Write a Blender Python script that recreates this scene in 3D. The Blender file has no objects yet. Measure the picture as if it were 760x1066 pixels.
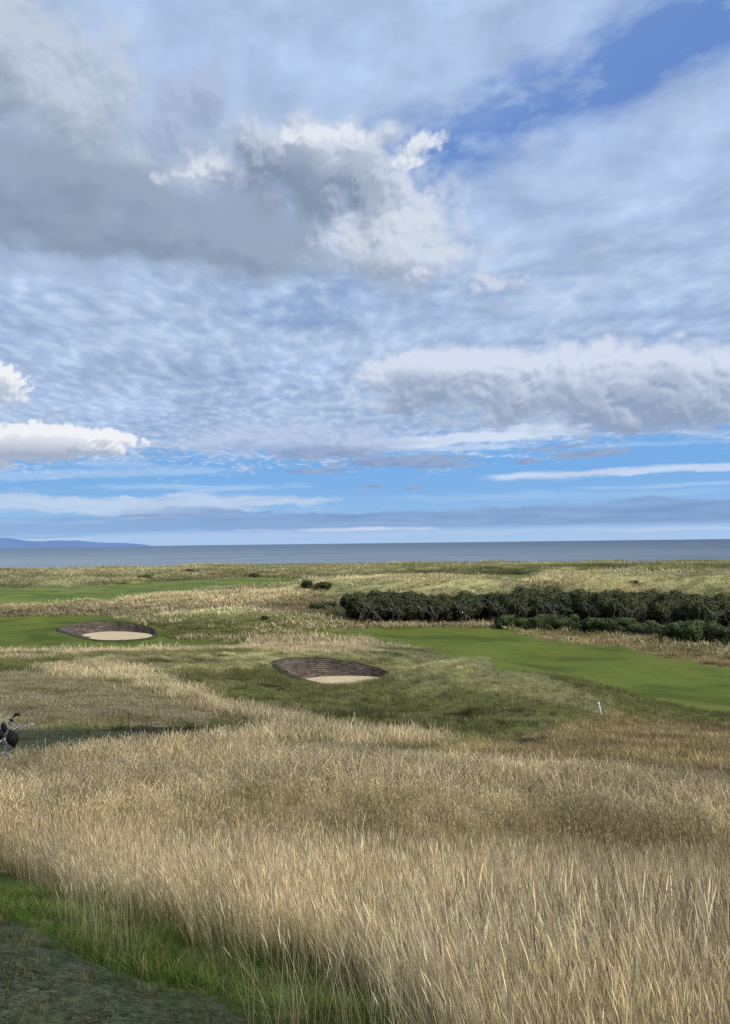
import bpy, math, random
import numpy as np
from mathutils import Vector, Matrix

random.seed(7)
rng = np.random.default_rng(11)
sc = bpy.context.scene
COL = sc.collection
EYE = 15.0                       # eye height above the sea
FP = 800.0                       # focal length in photograph pixels
PITCH = math.radians(2.33)
ROLL = math.radians(0.68)
SUN_EL, SUN_AZ = math.radians(42), math.radians(116)     # azimuth from +Y towards +X

# ------------------------------------------------------------------ camera
fwd = Vector((0, math.cos(PITCH), math.sin(PITCH)))
rt0 = Vector((1, 0, 0)); up0 = rt0.cross(fwd)
rt = (rt0*math.cos(ROLL) - up0*math.sin(ROLL)).normalized()
up = rt.cross(fwd)
cam_d = bpy.data.cameras.new('camera')
cam = bpy.data.objects.new('camera', cam_d); COL.objects.link(cam)
cam.matrix_world = Matrix(((rt.x, up.x, -fwd.x, 0), (rt.y, up.y, -fwd.y, 0), (rt.z, up.z, -fwd.z, EYE), (0, 0, 0, 1)))
cam_d.sensor_fit = 'VERTICAL'; cam_d.sensor_height = 36
cam_d.lens = 36*FP/1066; cam_d.clip_start = 0.05; cam_d.clip_end = 400000
sc.camera = cam
sc.view_settings.view_transform = 'Standard'; sc.view_settings.look = 'None'
sc.view_settings.exposure = 0; sc.view_settings.gamma = 1
sc.cycles.use_denoising = False
sc.cycles.max_bounces = 6; sc.cycles.diffuse_bounces = 3; sc.cycles.transparent_max_bounces = 6

R_, U_, F_ = (np.array(v[:]) for v in (rt, up, fwd))
def ray(u, v):
    """direction of the sight line through a photograph point, scaled so that y = 1"""
    d = F_*FP + R_*(u-380) + U_*(533-v)
    return d/d[1]
def at(u, v, dist):
    r = ray(u, v); return np.array((r[0]*dist, dist, EYE + r[2]*dist))

# ------------------------------------------------------------------ numpy noise
def _h(ix, iy, s):
    n = (ix.astype(np.int64)*374761393 + iy.astype(np.int64)*668265263 + s*974711) & 0xffffffff
    n = ((n ^ (n >> 13))*1274126177) & 0xffffffff
    return ((n ^ (n >> 16)) & 0xffff)/65535.0
def vnoise(x, y, s=0):
    ix = np.floor(x); iy = np.floor(y); fx = x-ix; fy = y-iy
    fx = fx*fx*fx*(fx*(fx*6-15)+10); fy = fy*fy*fy*(fy*(fy*6-15)+10)
    a = _h(ix, iy, s); b = _h(ix+1, iy, s); c = _h(ix, iy+1, s); d = _h(ix+1, iy+1, s)
    return (a*(1-fx)+b*fx)*(1-fy) + (c*(1-fx)+d*fx)*fy
def fbm(x, y, o=4, s=0):
    t = 0; a = .5; n = 0
    for i in range(o):
        t = t + a*vnoise(x, y, s+i*17); n += a; a *= .5; x = x*2.03+5.1; y = y*2.03+1.7
    return t/n*2-1                                     # about -1..1
def sst(a, b, x):
    t = np.clip((x-a)/(b-a), 0, 1); return t*t*(3-2*t)

# ------------------------------------------------------------------ terrain heights
AZ = np.array([-.90, -.443, -.236, 0, .12, .236, .443, .90])
TAB = {   # distance: drop below the eye for each bearing
 0.5: [1.6]*8, 2.0: [1.6]*8,
 2.6: [1.58, 1.6, 1.62, 1.68, 1.72, 1.75, 1.8, 1.8],
 3.3: [1.6, 1.65, 1.85, 2.05, 2.1, 2.15, 2.2, 2.2],
 4: [1.85, 1.95, 2.2, 2.4, 2.42, 2.45, 2.45, 2.5],
 6: [2.6, 2.7, 2.9, 3.0, 3.05, 3.05, 3.1, 3.1],
 8: [3.3, 3.35, 3.5, 3.6, 3.6, 3.65, 3.7, 3.7],
 10: [4.0, 4.05, 4.1, 4.2, 4.2, 4.3, 4.4, 4.4],
 14: [4.75, 4.75, 4.6, 4.6, 4.7, 4.85, 5.0, 5.0],
 17: [4.95, 4.95, 4.9, 5.05, 5.2, 5.35, 5.45, 5.4],
 21: [5.15, 5.1, 5.15, 5.7, 6.0, 6.1, 6.15, 6.2],
 25: [5.5, 5.5, 5.6, 6.5, 6.8, 6.8, 6.85, 7],
 30: [5.9, 5.9, 6.15, 7.35, 7.5, 7.5, 7.8, 8],
 36: [6.4, 6.4, 6.8, 7.95, 7.75, 7.55, 8.75, 8.8],
 42: [6.7, 6.7, 7.3, 8.4, 7.65, 8.25, 9.45, 9.5],
 48: [7.0, 7.0, 7.7, 8.85, 7.75, 9.5, 9.6, 9.6],
 55: [7.6, 7.6, 7.9, 8.0, 9.2, 9.8, 9.8, 9.8],
 62: [8.5, 8.5, 8.6, 8.3, 9.6, 9.95, 9.9, 9.9],
 70: [9.7, 9.7, 9.5, 9.3, 10, 10, 10, 10],
 80: [10.1, 10.1, 10.1, 10, 10, 10.1, 10.1, 10],
 100: [10.3, 10.3, 10.2, 10.2, 10.2, 10.2, 10.2, 10.2],
 130: [10.5, 10.5, 10.3, 10.3, 10.4, 10.4, 10.4, 10.4],
 180: [10.7, 10.7, 10.6, 10.6, 10.6, 10.5, 10.3, 10.3],
 240: [10.4, 10.4, 10.2, 10.2, 10.2, 9.9, 9.9, 9.9],
 300: [9.8, 9.8, 9.6, 9.6, 9.5, 9.4, 9.5, 9.5],
 345: [9.4]*8, 375: [11]*8, 400: [14.2]*8, 440: [17]*8, 520: [20]*8,
}
_d = np.array(sorted(TAB)); _v = np.array([TAB[k] for k in sorted(TAB)])
NL, NA = 700, 240
LG = np.linspace(math.log(.5), math.log(520), NL); AG = np.linspace(-.9, .9, NA)
_t = np.array([np.interp(LG, np.log(_d), _v[:, j]) for j in range(8)]).T
_t = np.array([np.interp(AG, AZ, row) for row in _t])
def blur(a, n, ax):
    k = np.exp(-.5*(np.arange(-3*n, 3*n+1)/n)**2); k /= k.sum()
    p = np.pad(a, [(3*n, 3*n) if i == ax else (0, 0) for i in range(a.ndim)], mode='edge')
    return np.apply_along_axis(lambda m: np.convolve(m, k, 'valid'), ax, p)
_t = blur(blur(_t, 7, 0), 9, 1)
_mean = _t.mean(axis=1)
def table(x, y):
    d = np.clip(np.hypot(x, y), .51, 519); az = np.arctan2(x, y)
    # the table is by forward distance: convert range to depth inside the field of view
    dd = np.clip(d*np.cos(np.clip(az, -.9, .9)), .51, 519)
    li = (np.log(dd)-LG[0])/(LG[-1]-LG[0])*(NL-1); ai = (np.clip(az, -.899, .899)+.9)/1.8*(NA-1)
    i = np.clip(li.astype(int), 0, NL-2); j = np.clip(ai.astype(int), 0, NA-2); fi = li-i; fj = ai-j
    v = (_t[i, j]*(1-fi)+_t[i+1, j]*fi)*(1-fj) + (_t[i, j+1]*(1-fi)+_t[i+1, j+1]*fi)*fj
    m = _mean[i]*(1-fi)+_mean[i+1]*fi
    w = sst(1.0, 2.2, np.abs(az)); back = sst(1.9, 2.8, np.abs(az))
    v = v*(1-w)+m*w
    return v*(1-back) + (1.6+.02*np.minimum(d, 60))*back*1.0
# dunes and hummocks: (x, y, size across, size along, turn, height)
MOUNDS = []
def mound(u, v, dist, sx, sy, h, turn=0):
    p = at(u, v, dist); MOUNDS.append((p[0], dist, sx, sy, turn, h))
mound(450, 600, 128, 12, 9, 5.2)
mound(400, 606, 134, 9, 8, 2.2)
mound(500, 606, 132, 6, 8, 1.6)
mound(645, 600, 132, 12, 9, 5.0)
mound(730, 600, 138, 15, 9, 4.6)
mound(595, 606, 128, 6, 9, 2.4)
mound(800, 600, 135, 14, 9, 4)
mound(546, 606, 131, 4.5, 8, -2.6)
mound(476, 690, 46, 4.5, 3.2, 1.0)
mound(545, 712, 41, 4.4, 3.2, 1.1)
mound(598, 730, 37.5, 2.6, 2.0, .3)
mound(230, 640, 98, 9, 5, 1.9)
mound(190, 632, 128, 12, 7, 1.5)
mound(300, 630, 122, 12, 7, 1.6)
mound(60, 632, 132, 12, 6, 1.1)
mound(-40, 632, 128, 14, 6, 1.5)
mound(350, 615, 160, 14, 10, 2.0)
mound(250, 612, 178, 10, 6, .9)
mound(210, 596, 260, 20, 12, 2.6)
mound(60, 598, 270, 25, 12, 1.8)
mound(330, 596, 250, 22, 12, 2.0)
mound(480, 594, 250, 30, 12, 1.6)
mound(650, 592, 240, 24, 12, 2.4)
mound(740, 590, 260, 20, 12, 2.2)
mound(205, 590, 335, 12, 10, 2.2)
mound(300, 590, 340, 18, 10, 1.0)
mound(450, 590, 338, 20, 10, .8)
def base(x, y):
    D = table(x, y); z = EYE - D
    for (mx, my, sx, sy, tn, h) in MOUNDS:
        z = z + h*np.exp(-.5*(((x-mx)/sx)**2 + ((y-my)/sy)**2))
    return z
B1 = [(285,691,51.5),(300,687,53.5),(330,686,54.6),(365,690,54.5),(395,698,53.5),(412,708,51.5),(405,716,48.8),(375,719,47.6),(345,715,47.4),(318,709,48),(297,700,49.5)]
B2 = [(61,655,91),(80,650,94.3),(110,647,95.8),(140,650,94.6),(160,656.5,91.5),(157,664,87),(130,667,85),(105,667,84.6),(85,664,86),(68,659,88.3)]
CTRL = [(*b, 2.6) for b in B1] + [(*b, 4.0) for b in B2]
CP = np.array([at(u, v, d) for (u, v, d, s) in CTRL]); CS = np.array([c[3] for c in CTRL])
_K = np.exp(-.5*((CP[:, None, 0]-CP[None, :, 0])**2+(CP[:, None, 1]-CP[None, :, 1])**2)/CS[None, :]**2)
_W = np.linalg.solve(_K + .06*np.eye(len(CP)), CP[:, 2]-base(CP[:, 0], CP[:, 1]))
def smooth_h(x, y):
    z = base(x, y)
    for (p, s, w) in zip(CP, CS, _W):
        z = z + w*np.exp(-.5*((x-p[0])**2+(y-p[1])**2)/s**2)
    return z
def hit(u, v, lo=1.5, hi=420):
    """where the sight line through (u, v) meets the ground"""
    r = ray(u, v); d = np.exp(np.linspace(math.log(lo), math.log(hi), 2500))
    z = EYE + r[2]*d; g = smooth_h(r[0]*d, d)
    k = np.argmax(z <= g) if (z <= g).any() else len(d)-1
    return (r[0]*d[k], d[k])

def inpoly(x, y, poly):
    res = np.zeros(x.shape, bool); n = len(poly)
    mx0 = min(p[0] for p in poly); mx1 = max(p[0] for p in poly); my0 = min(p[1] for p in poly); my1 = max(p[1] for p in poly)
    m = (x >= mx0) & (x <= mx1) & (y >= my0) & (y <= my1)
    xx, yy = x[m], y[m]; r = np.zeros(xx.shape, bool)
    for i in range(n):
        x0, y0 = poly[i]; x1, y1 = poly[(i+1) % n]
        if y0 == y1: continue
        c = ((y0 > yy) != (y1 > yy)) & (xx < (x1-x0)*(yy-y0)/(y1-y0)+x0)
        r ^= c
    res[m] = r; return res
def ground_poly(pts, lo=1.5): return [hit(u, v, lo) for (u, v) in pts]

# ground covers ---------------------------------------------------------------
# 0 olive rough  1 tan fescue  2 fairway  3 green  4 thin grey turf  5 brown short rough  6 lush verge  7 rubber mat  8 sandy track  9 pale dune grass 10 dark patches (dark_a: shadow under the bank, painted in)
P_ = {
 'fair_r': ground_poly([(245,667),(330,656),(372,654),(460,652),(520,654),(600,664),(680,677),(790,696),(800,757),(700,749),(655,746),(625,738),(580,722),(520,700),(470,684),(430,673),(380,664),(300,664),(250,674)], 40),
 'fair_l': ground_poly([(-90,646),(0,643),(60,640),(115,640),(128,645),(165,652),(180,664),(250,668),(262,673),(240,677),(150,678),(60,680),(0,679),(-90,680)], 66),
 'green':  ground_poly([(-90,613),(0,612),(90,611),(150,606),(210,603),(270,601),(330,602.5),(300,607),(240,610),(205,617),(160,621),(80,625),(30,628),(0,627),(-90,628)], 105),
 'green_b': [(x, y) for x, y in ((26, 178), (44, 176), (54, 206), (44, 226), (28, 226), (24, 205))],
 'mat_n':  [(-9, .3), (-9, 3.9)] + ground_poly([(-300,925),(-100,940),(0,958),(60,982),(110,1003),(150,1022),(200,1042),(235,1066),(260,1110),(270,1200)], .7) + [(-.2, .3)],
 'mat_f':  ground_poly([(-70,762),(0,760),(60,761),(110,760),(150,758),(190,756),(230,757),(262,764),(256,770),(200,775),(120,782),(60,790),(0,799),(-70,808)], 14),
 'verge':  [(-9, .3), (-9, 4.6)] + ground_poly([(-300,890),(-100,898),(0,908),(60,926),(110,944),(170,960),(230,978),(300,1003),(370,1030),(430,1055),(480,1100),(520,1200)], .7) + [(.38, .3)],
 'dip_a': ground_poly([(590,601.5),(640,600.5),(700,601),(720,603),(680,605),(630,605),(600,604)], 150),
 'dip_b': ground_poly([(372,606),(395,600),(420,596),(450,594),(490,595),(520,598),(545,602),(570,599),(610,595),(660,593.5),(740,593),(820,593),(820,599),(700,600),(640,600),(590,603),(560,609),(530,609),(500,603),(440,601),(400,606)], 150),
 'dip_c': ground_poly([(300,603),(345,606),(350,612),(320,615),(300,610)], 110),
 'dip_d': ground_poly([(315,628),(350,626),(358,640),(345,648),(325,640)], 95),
 'fringe': ground_poly([(415,664),(470,680),(520,696),(580,718),(625,734),(650,746),(640,749),(600,737),(550,722),(500,706),(450,692),(415,680)], 24),
 'pale_m': ground_poly([(262,682),(330,672),(420,668),(520,697),(640,736),(655,748),(560,731),(470,716),(420,722),(400,700),(300,686),(280,695),(200,702),(60,692),(90,682)], 24),
 'dark_m': ground_poly([(170,702),(280,706),(350,722),(420,724),(520,728),(600,748),(560,766),(420,766),(340,752),(270,738),(200,720)], 22),  # dark face below pale_m: mound shading painted in with the grass colours
 'brown':  ground_poly([(470,775),(560,762),(640,748),(700,752),(800,756),(800,822),(700,812),(600,806),(500,800),(460,792)], 13.5),
 'track':  ground_poly([(590,797),(680,800),(800,806),(800,830),(720,820),(640,810),(570,802)], 12.5),
 'track_b': ground_poly([(255,771),(330,773),(400,777),(500,790),(590,797),(570,803),(450,795),(380,791),(300,786),(255,782)], 12.5),
 'grey':   ground_poly([(-60,700),(60,700),(110,708),(170,724),(230,738),(255,752),(160,757),(-60,759)], 18),
 'tan_a':  ground_poly([(60,690),(120,690),(180,712),(260,735),(330,752),(460,768),(480,776),(300,772),(250,752),(190,728),(120,708),(60,702)], 18),
 'tan_b':  ground_poly([(262,666),(300,664),(370,667),(400,674),(360,680),(290,680),(255,676)], 50),
 'tan_c':  ground_poly([(-60,628),(40,629),(110,626),(220,618),(330,622),(340,640),(300,652),(262,646),(210,634),(130,636),(100,640),(40,640),(-60,640)], 105),
 'tan_d':  ground_poly([(505,652),(560,655),(640,667),(760,682),(800,690),(800,702),(700,684),(620,671),(540,660)], 55),
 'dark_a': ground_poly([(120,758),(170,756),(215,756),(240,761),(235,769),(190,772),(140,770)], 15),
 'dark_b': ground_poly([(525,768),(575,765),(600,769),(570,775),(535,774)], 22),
 'olive_c': ground_poly([(160,652),(210,637),(262,645),(300,655),(260,666),(180,664)], 80),
}
def classes(x, y, jitter=True):
    """cover class for every ground point"""
    d = np.hypot(x, y)
    if jitter:
        s = .30+d*.028
        jx = fbm(x/s*.7, y/s*.7, 5, 3)*s*.95; jy = fbm(x/s*.7+40, y/s*.7, 5, 9)*s*.95
    else: jx = jy = 0
    X, Y = x+jx, y+jy
    c = np.where(d < 23, 1, 0)
    c = np.where(d > 112, 9, c)
    big = fbm(x/22, y/14, 4, 51)
    c = np.where((d > 112) & (big > .30), 1, c)
    c = np.where((d > 235) & (big < -.12), 0, c)
    mid = fbm(x/6, y/5, 3, 71)
    c = np.where((d > 55) & (d < 112) & (mid > .22), 1, c)
    def put(n, k, XX=X, YY=Y):
        nonlocal c
        c = np.where(inpoly(XX, YY, P_[n]), k, c)
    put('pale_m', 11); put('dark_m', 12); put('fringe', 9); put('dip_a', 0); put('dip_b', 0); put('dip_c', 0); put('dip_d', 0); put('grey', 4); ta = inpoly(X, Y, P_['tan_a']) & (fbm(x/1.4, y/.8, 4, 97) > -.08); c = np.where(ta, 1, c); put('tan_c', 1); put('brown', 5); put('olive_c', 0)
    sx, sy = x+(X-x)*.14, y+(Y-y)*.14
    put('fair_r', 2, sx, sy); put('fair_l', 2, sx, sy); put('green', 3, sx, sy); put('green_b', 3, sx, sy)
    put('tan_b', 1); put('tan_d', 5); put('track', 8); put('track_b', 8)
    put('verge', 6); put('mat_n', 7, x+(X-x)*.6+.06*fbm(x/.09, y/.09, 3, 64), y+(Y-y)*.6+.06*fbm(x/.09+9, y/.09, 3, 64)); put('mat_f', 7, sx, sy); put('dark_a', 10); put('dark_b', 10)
    return c
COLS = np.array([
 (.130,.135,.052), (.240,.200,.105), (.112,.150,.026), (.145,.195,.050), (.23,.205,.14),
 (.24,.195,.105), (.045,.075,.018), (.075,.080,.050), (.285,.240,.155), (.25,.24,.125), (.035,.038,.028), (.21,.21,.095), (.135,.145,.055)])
ROUGH = np.array([1.2, 1, .0, .0, .8, .8, .3, .12, .3, 1, .6, 1.5, 2.0])

def bunker_local(B, x, y):
    c = B.mean(axis=0)
    return x-c[0], y-c[1]
BP = [CP[:len(B1)], CP[len(B1):]]
def closed_spline(P, n):
    m = len(P); out = []
    for k in range(n):
        t = k/n*m; i = int(t); f = t-i
        p0, p1, p2, p3 = P[(i-1) % m], P[i % m], P[(i+1) % m], P[(i+2) % m]
        out.append(.5*((2*p1)+(p2-p0)*f+(2*p0-5*p1+4*p2-p3)*f*f+(3*p1-p0-3*p2+p3)*f**3))
    return np.array(out)
RIMS = [closed_spline(b, 160) for b in BP]
def scaled(rim, k):
    c = rim.mean(axis=0); return [(c[0]+(p[0]-c[0])*k, c[1]+(p[1]-c[1])*k) for p in rim]

def height(x, y, cls=None):
    """final ground height with its hummocks"""
    z = smooth_h(x, y); d = np.hypot(x, y)
    if cls is None: cls = classes(x, y)
    a = ROUGH[cls] if not np.isscalar(cls) else ROUGH[int(cls)]
    near = sst(16, 40, d)
    z = z + a*(fbm(x/2.6, y/2.6, 4, 5)*(.05+.13*near) + sst(90, 170, d)*(fbm(x/14, y/10, 4, 23)*1.25+np.abs(fbm(x/30, y/18, 3, 29))*1.2-.2))
    z = z + (1-a)*fbm(x/18, y/18, 3, 37)*.22*sst(40, 80, d)
    z = z + .016*fbm(x/.25, y/.25, 3, 61)*(1-sst(8, 20, d))*np.clip(a*3, .15, 1)
    # no dune stands so high that it hides the sea
    cap = EYE - np.interp(d, [60, 100, 135, 200, 250, 330, 400], [5.5, 5.6, 5.75, 6.9, 7.6, 8.6, 9]) + .5*fbm(x/9, y/7, 3, 83)
    over = np.maximum(z-cap+1.0, 0); return np.where(d > 60, z-over+1.0*(1-np.exp(-over)), z)
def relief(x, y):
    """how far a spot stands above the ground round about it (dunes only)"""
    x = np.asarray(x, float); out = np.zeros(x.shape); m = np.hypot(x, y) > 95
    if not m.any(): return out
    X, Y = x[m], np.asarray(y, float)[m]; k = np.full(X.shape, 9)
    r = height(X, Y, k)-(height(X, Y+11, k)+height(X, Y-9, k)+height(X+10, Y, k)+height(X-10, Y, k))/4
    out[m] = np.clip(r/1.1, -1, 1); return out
def h1(x, y):
    X = np.array([float(x)]); Y = np.array([float(y)])
    return float(height(X, Y)[0])

# ------------------------------------------------------------------ node helpers
class E:
    """a small arithmetic layer over math nodes"""
    def __init__(s, nt, sock): s.nt = nt; s.s = sock
    def _m(s, op, *a, clamp=False):
        n = s.nt.nodes.new('ShaderNodeMath'); n.operation = op; n.use_clamp = clamp
        for i, v in enumerate((s,)+a):
            if isinstance(v, E): s.nt.links.new(v.s, n.inputs[i])
            else: n.inputs[i].default_value = v
        return E(s.nt, n.outputs[0])
    def __add__(s, o): return s._m('ADD', o)
    __radd__ = __add__
    def __sub__(s, o): return s._m('SUBTRACT', o)
    def __rsub__(s, o): return (s*-1)+o
    def __mul__(s, o): return s._m('MULTIPLY', o)
    __rmul__ = __mul__
    def __truediv__(s, o): return s._m('DIVIDE', o)
    def max(s, o): return s._m('MAXIMUM', o)
    def min(s, o): return s._m('MINIMUM', o)
    def pow(s, o): return s._m('POWER', o)
    def abs(s): return s._m('ABSOLUTE')
    def clamp(s): return s._m('ADD', 0.0, clamp=True)
    def exp(s): return s._m('EXPONENT')
    def ss(s, a, b):
        n = s.nt.nodes.new('ShaderNodeMapRange'); n.interpolation_type = 'SMOOTHSTEP'
        if a > b: n.inputs[1].default_value = b; n.inputs[2].default_value = a; n.inputs[3].default_value = 1; n.inputs[4].default_value = 0
        else: n.inputs[1].default_value = a; n.inputs[2].default_value = b; n.inputs[3].default_value = 0; n.inputs[4].default_value = 1
        s.nt.links.new(s.s, n.inputs[0]); return E(s.nt, n.outputs[0])
def vec(nt, x, y, z=0.0):
    n = nt.nodes.new('ShaderNodeCombineXYZ')
    for i, v in enumerate((x, y, z)):
        if isinstance(v, E): nt.links.new(v.s, n.inputs[i])
        else: n.inputs[i].default_value = v
    return n.outputs[0]
def noise(nt, v, scale, detail=5, rough=.55, dist=0.0, lac=2.0):
    n = nt.nodes.new('ShaderNodeTexNoise'); n.noise_dimensions = '3D'
    n.inputs['Scale'].default_value = scale; n.inputs['Detail'].default_value = detail
    n.inputs['Roughness'].default_value = rough; n.inputs['Distortion'].default_value = dist; n.inputs['Lacunarity'].default_value = lac
    if v is not None: nt.links.new(v, n.inputs['Vector'])
    return E(nt, n.outputs[0])
def rgb(c): return (c[0], c[1], c[2], 1)
def mix(nt, f, a, b, mode='MIX'):
    n = nt.nodes.new('ShaderNodeMix'); n.data_type = 'RGBA'; n.blend_type = mode
    for idx, v in ((0, f), (6, a), (7, b)):
        if isinstance(v, E): nt.links.new(v.s, n.inputs[idx])
        elif hasattr(v, 'is_output'): nt.links.new(v, n.inputs[idx])
        elif idx == 0: n.inputs[0].default_value = v
        else: n.inputs[idx].default_value = rgb(v)
    return n.outputs[2]
def material(name):
    m = bpy.data.materials.new(name); m.use_nodes = True
    nt = m.node_tree; b = nt.nodes['Principled BSDF']; return m, nt, b
def simple(name, col, rough=.7, metal=0, var=.25, scale=12, bump=0, spec=.3):
    m, nt, b = material(name)
    tc = nt.nodes.new('ShaderNodeTexCoord')
    n = noise(nt, tc.outputs['Object'], scale, 4)
    f = n.ss(.3, .7)
    c = mix(nt, f, [k*(1-var) for k in col], [min(1, k*(1+var)) for k in col])
    nt.links.new(c, b.inputs['Base Color'])
    b.inputs['Roughness'].default_value = rough; b.inputs['Metallic'].default_value = metal
    b.inputs['Specular IOR Level'].default_value = spec
    if bump:
        bn = nt.nodes.new('ShaderNodeBump'); bn.inputs['Strength'].default_value = bump; bn.inputs['Distance'].default_value = .02
        nt.links.new(n.s, bn.inputs['Height']); nt.links.new(bn.outputs[0], b.inputs['Normal'])
    return m

# ------------------------------------------------------------------ object helpers
def link(name, me, mats=None, parent=None):
    o = bpy.data.objects.new(name, me); COL.objects.link(o)
    if mats:
        for m in (mats if isinstance(mats, (list, tuple)) else [mats]): me.materials.append(m)
    if parent: o.parent = parent
    return o
def tag(o, label=None, cat=None, group=None, kind=None):
    if label: o['label'] = label
    if cat: o['category'] = cat
    if group: o['group'] = group
    if kind: o['kind'] = kind
    return o
def empty(name, loc, rz=0):
    o = bpy.data.objects.new(name, None); COL.objects.link(o); o.location = loc; o.rotation_euler = (0, 0, rz)
    o.empty_display_size = .2; return o
def np_mesh(name, V, Fc, smooth=True, attrs=None):
    """V (n,3), Fc (m,k) index array"""
    me = bpy.data.meshes.new(name); V = np.asarray(V, np.float32); Fc = np.asarray(Fc, np.int32)
    me.vertices.add(len(V)); me.vertices.foreach_set('co', V.ravel())
    k = Fc.shape[1]; me.loops.add(Fc.size); me.loops.foreach_set('vertex_index', Fc.ravel())
    me.polygons.add(len(Fc)); me.polygons.foreach_set('loop_start', np.arange(0, Fc.size, k, dtype=np.int32))
    me.polygons.foreach_set('loop_total', np.full(len(Fc), k, np.int32))
    me.polygons.foreach_set('use_smooth', np.full(len(Fc), smooth))
    if attrs:
        for n, a in attrs.items():
            at_ = me.attributes.new(n, 'FLOAT_COLOR', 'POINT')
            c = np.ones((len(V), 4), np.float32); c[:, :3] = a; at_.data.foreach_set('color', c.ravel())
    me.update(calc_edges=True); me.validate(); return me
class MB:
    """collects boxes, tubes and rings of one part"""
    def __init__(s): s.V = []; s.F = []
    def add(s, vs, fs):
        o = len(s.V); s.V += [tuple(v) for v in vs]; s.F += [tuple(i+o for i in f) for f in fs]; return s
    def tube(s, pts, rad, n=8, cap=True):
        pts = [Vector(p) for p in pts]; rad = rad if isinstance(rad, (list, tuple)) else [rad]*len(pts)
        vs = []; ref = None
        for i, p in enumerate(pts):
            t = (pts[min(i+1, len(pts)-1)]-pts[max(i-1, 0)]).normalized()
            if ref is None: ref = t.orthogonal().normalized()
            ref = (ref - t*ref.dot(t)).normalized() if (ref - t*ref.dot(t)).length > 1e-5 else t.orthogonal().normalized()
            b = t.cross(ref)
            for k in range(n):
                a = 2*math.pi*k/n; vs.append(p+ref*math.cos(a)*rad[i]+b*math.sin(a)*rad[i])
        fs = []
        for i in range(len(pts)-1):
            for k in range(n):
                k2 = (k+1) % n; fs.append((i*n+k, i*n+k2, (i+1)*n+k2, (i+1)*n+k))
        if cap: fs.append(tuple(range(n-1, -1, -1))); fs.append(tuple((len(pts)-1)*n+k for k in range(n)))
        return s.add(vs, fs)
    def box(s, c, size, M=None):
        M = M or Matrix.Identity(3); vs = []
        for x in (-.5, .5):
            for y in (-.5, .5):
                for z in (-.5, .5): vs.append(Vector(c)+M@Vector((x*size[0], y*size[1], z*size[2])))
        return s.add(vs, [(0,1,3,2),(4,6,7,5),(0,4,5,1),(2,3,7,6),(0,2,6,4),(1,5,7,3)])
    def blob(s, c, r, M=None, n=10, m=7):
        """ellipsoid"""
        M = M or Matrix.Identity(3); vs = []; c = Vector(c)
        for i in range(1, m):
            ph = math.pi*i/m
            for k in range(n):
                a = 2*math.pi*k/n; vs.append(c+M@Vector((r[0]*math.sin(ph)*math.cos(a), r[1]*math.sin(ph)*math.sin(a), r[2]*math.cos(ph))))
        vs.append(c+M@Vector((0, 0, r[2]))); vs.append(c-M@Vector((0, 0, r[2]))); fs = []
        for i in range(m-2):
            for k in range(n): fs.append((i*n+k, (i+1)*n+k, (i+1)*n+(k+1) % n, i*n+(k+1) % n))
        for k in range(n):
            fs.append((len(vs)-2, k, (k+1) % n)); fs.append((len(vs)-1, (m-2)*n+(k+1) % n, (m-2)*n+k))
        return s.add(vs, fs)
    def build(s, name, mat, parent=None, smooth=True, bevel=0):
        me = bpy.data.meshes.new(name); me.from_pydata(s.V, [], s.F); me.update()
        me.polygons.foreach_set('use_smooth', [smooth]*len(me.polygons))
        o = link(name, me, mat, parent)
        if bevel:
            b = o.modifiers.new('bevel', 'BEVEL'); b.width = bevel; b.segments = 2; b.limit_method = 'ANGLE'
        return o

# ------------------------------------------------------------------ ground
th_d = np.arange(-.62, .6201, .0027)
th = np.concatenate([np.linspace(-math.pi, -1.5, 18)[:-1], np.linspace(-1.5, -.62, 90)[:-1], th_d, np.linspace(.62, 1.5, 90)[1:], np.linspace(1.5, math.pi, 18)[1:]])
rad = np.concatenate([[.35, .6, .9, 1.1], np.exp(np.arange(math.log(1.3), math.log(470), .0052))])
TH, RD = np.meshgrid(th, rad); GX = RD*np.sin(TH); GY = RD*np.cos(TH)
GC = classes(GX, GY); GZ = height(GX, GY, GC)
for rim, off in zip(RIMS, (1.9, 1.7)):
    ins = inpoly(GX, GY, scaled(rim, .985)); GZ = np.where(ins, rim[:, 2].min()-off, GZ)
rel_g = relief(GX, GY); gcol = COLS[GC]*np.where((GC == 2) | (GC == 3), 1, 1+.8*rel_g)[..., None]  # dune shading put into the colour: crests lightened, hollows darkened
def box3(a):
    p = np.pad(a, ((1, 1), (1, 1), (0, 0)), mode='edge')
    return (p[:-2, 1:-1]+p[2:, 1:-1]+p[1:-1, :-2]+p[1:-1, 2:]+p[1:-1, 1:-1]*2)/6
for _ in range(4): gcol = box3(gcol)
nr, ncx = GX.shape
idx = np.arange(nr*ncx).reshape(nr, ncx)
quads = np.stack([idx[:-1, :-1], idx[:-1, 1:], idx[1:, 1:], idx[1:, :-1]], -1).reshape(-1, 4)[:, ::-1]
qc = GC[:-1, :-1].reshape(-1)
VV = np.stack([GX, GY, GZ], -1).reshape(-1, 3); CC = gcol.reshape(-1, 3)

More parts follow.
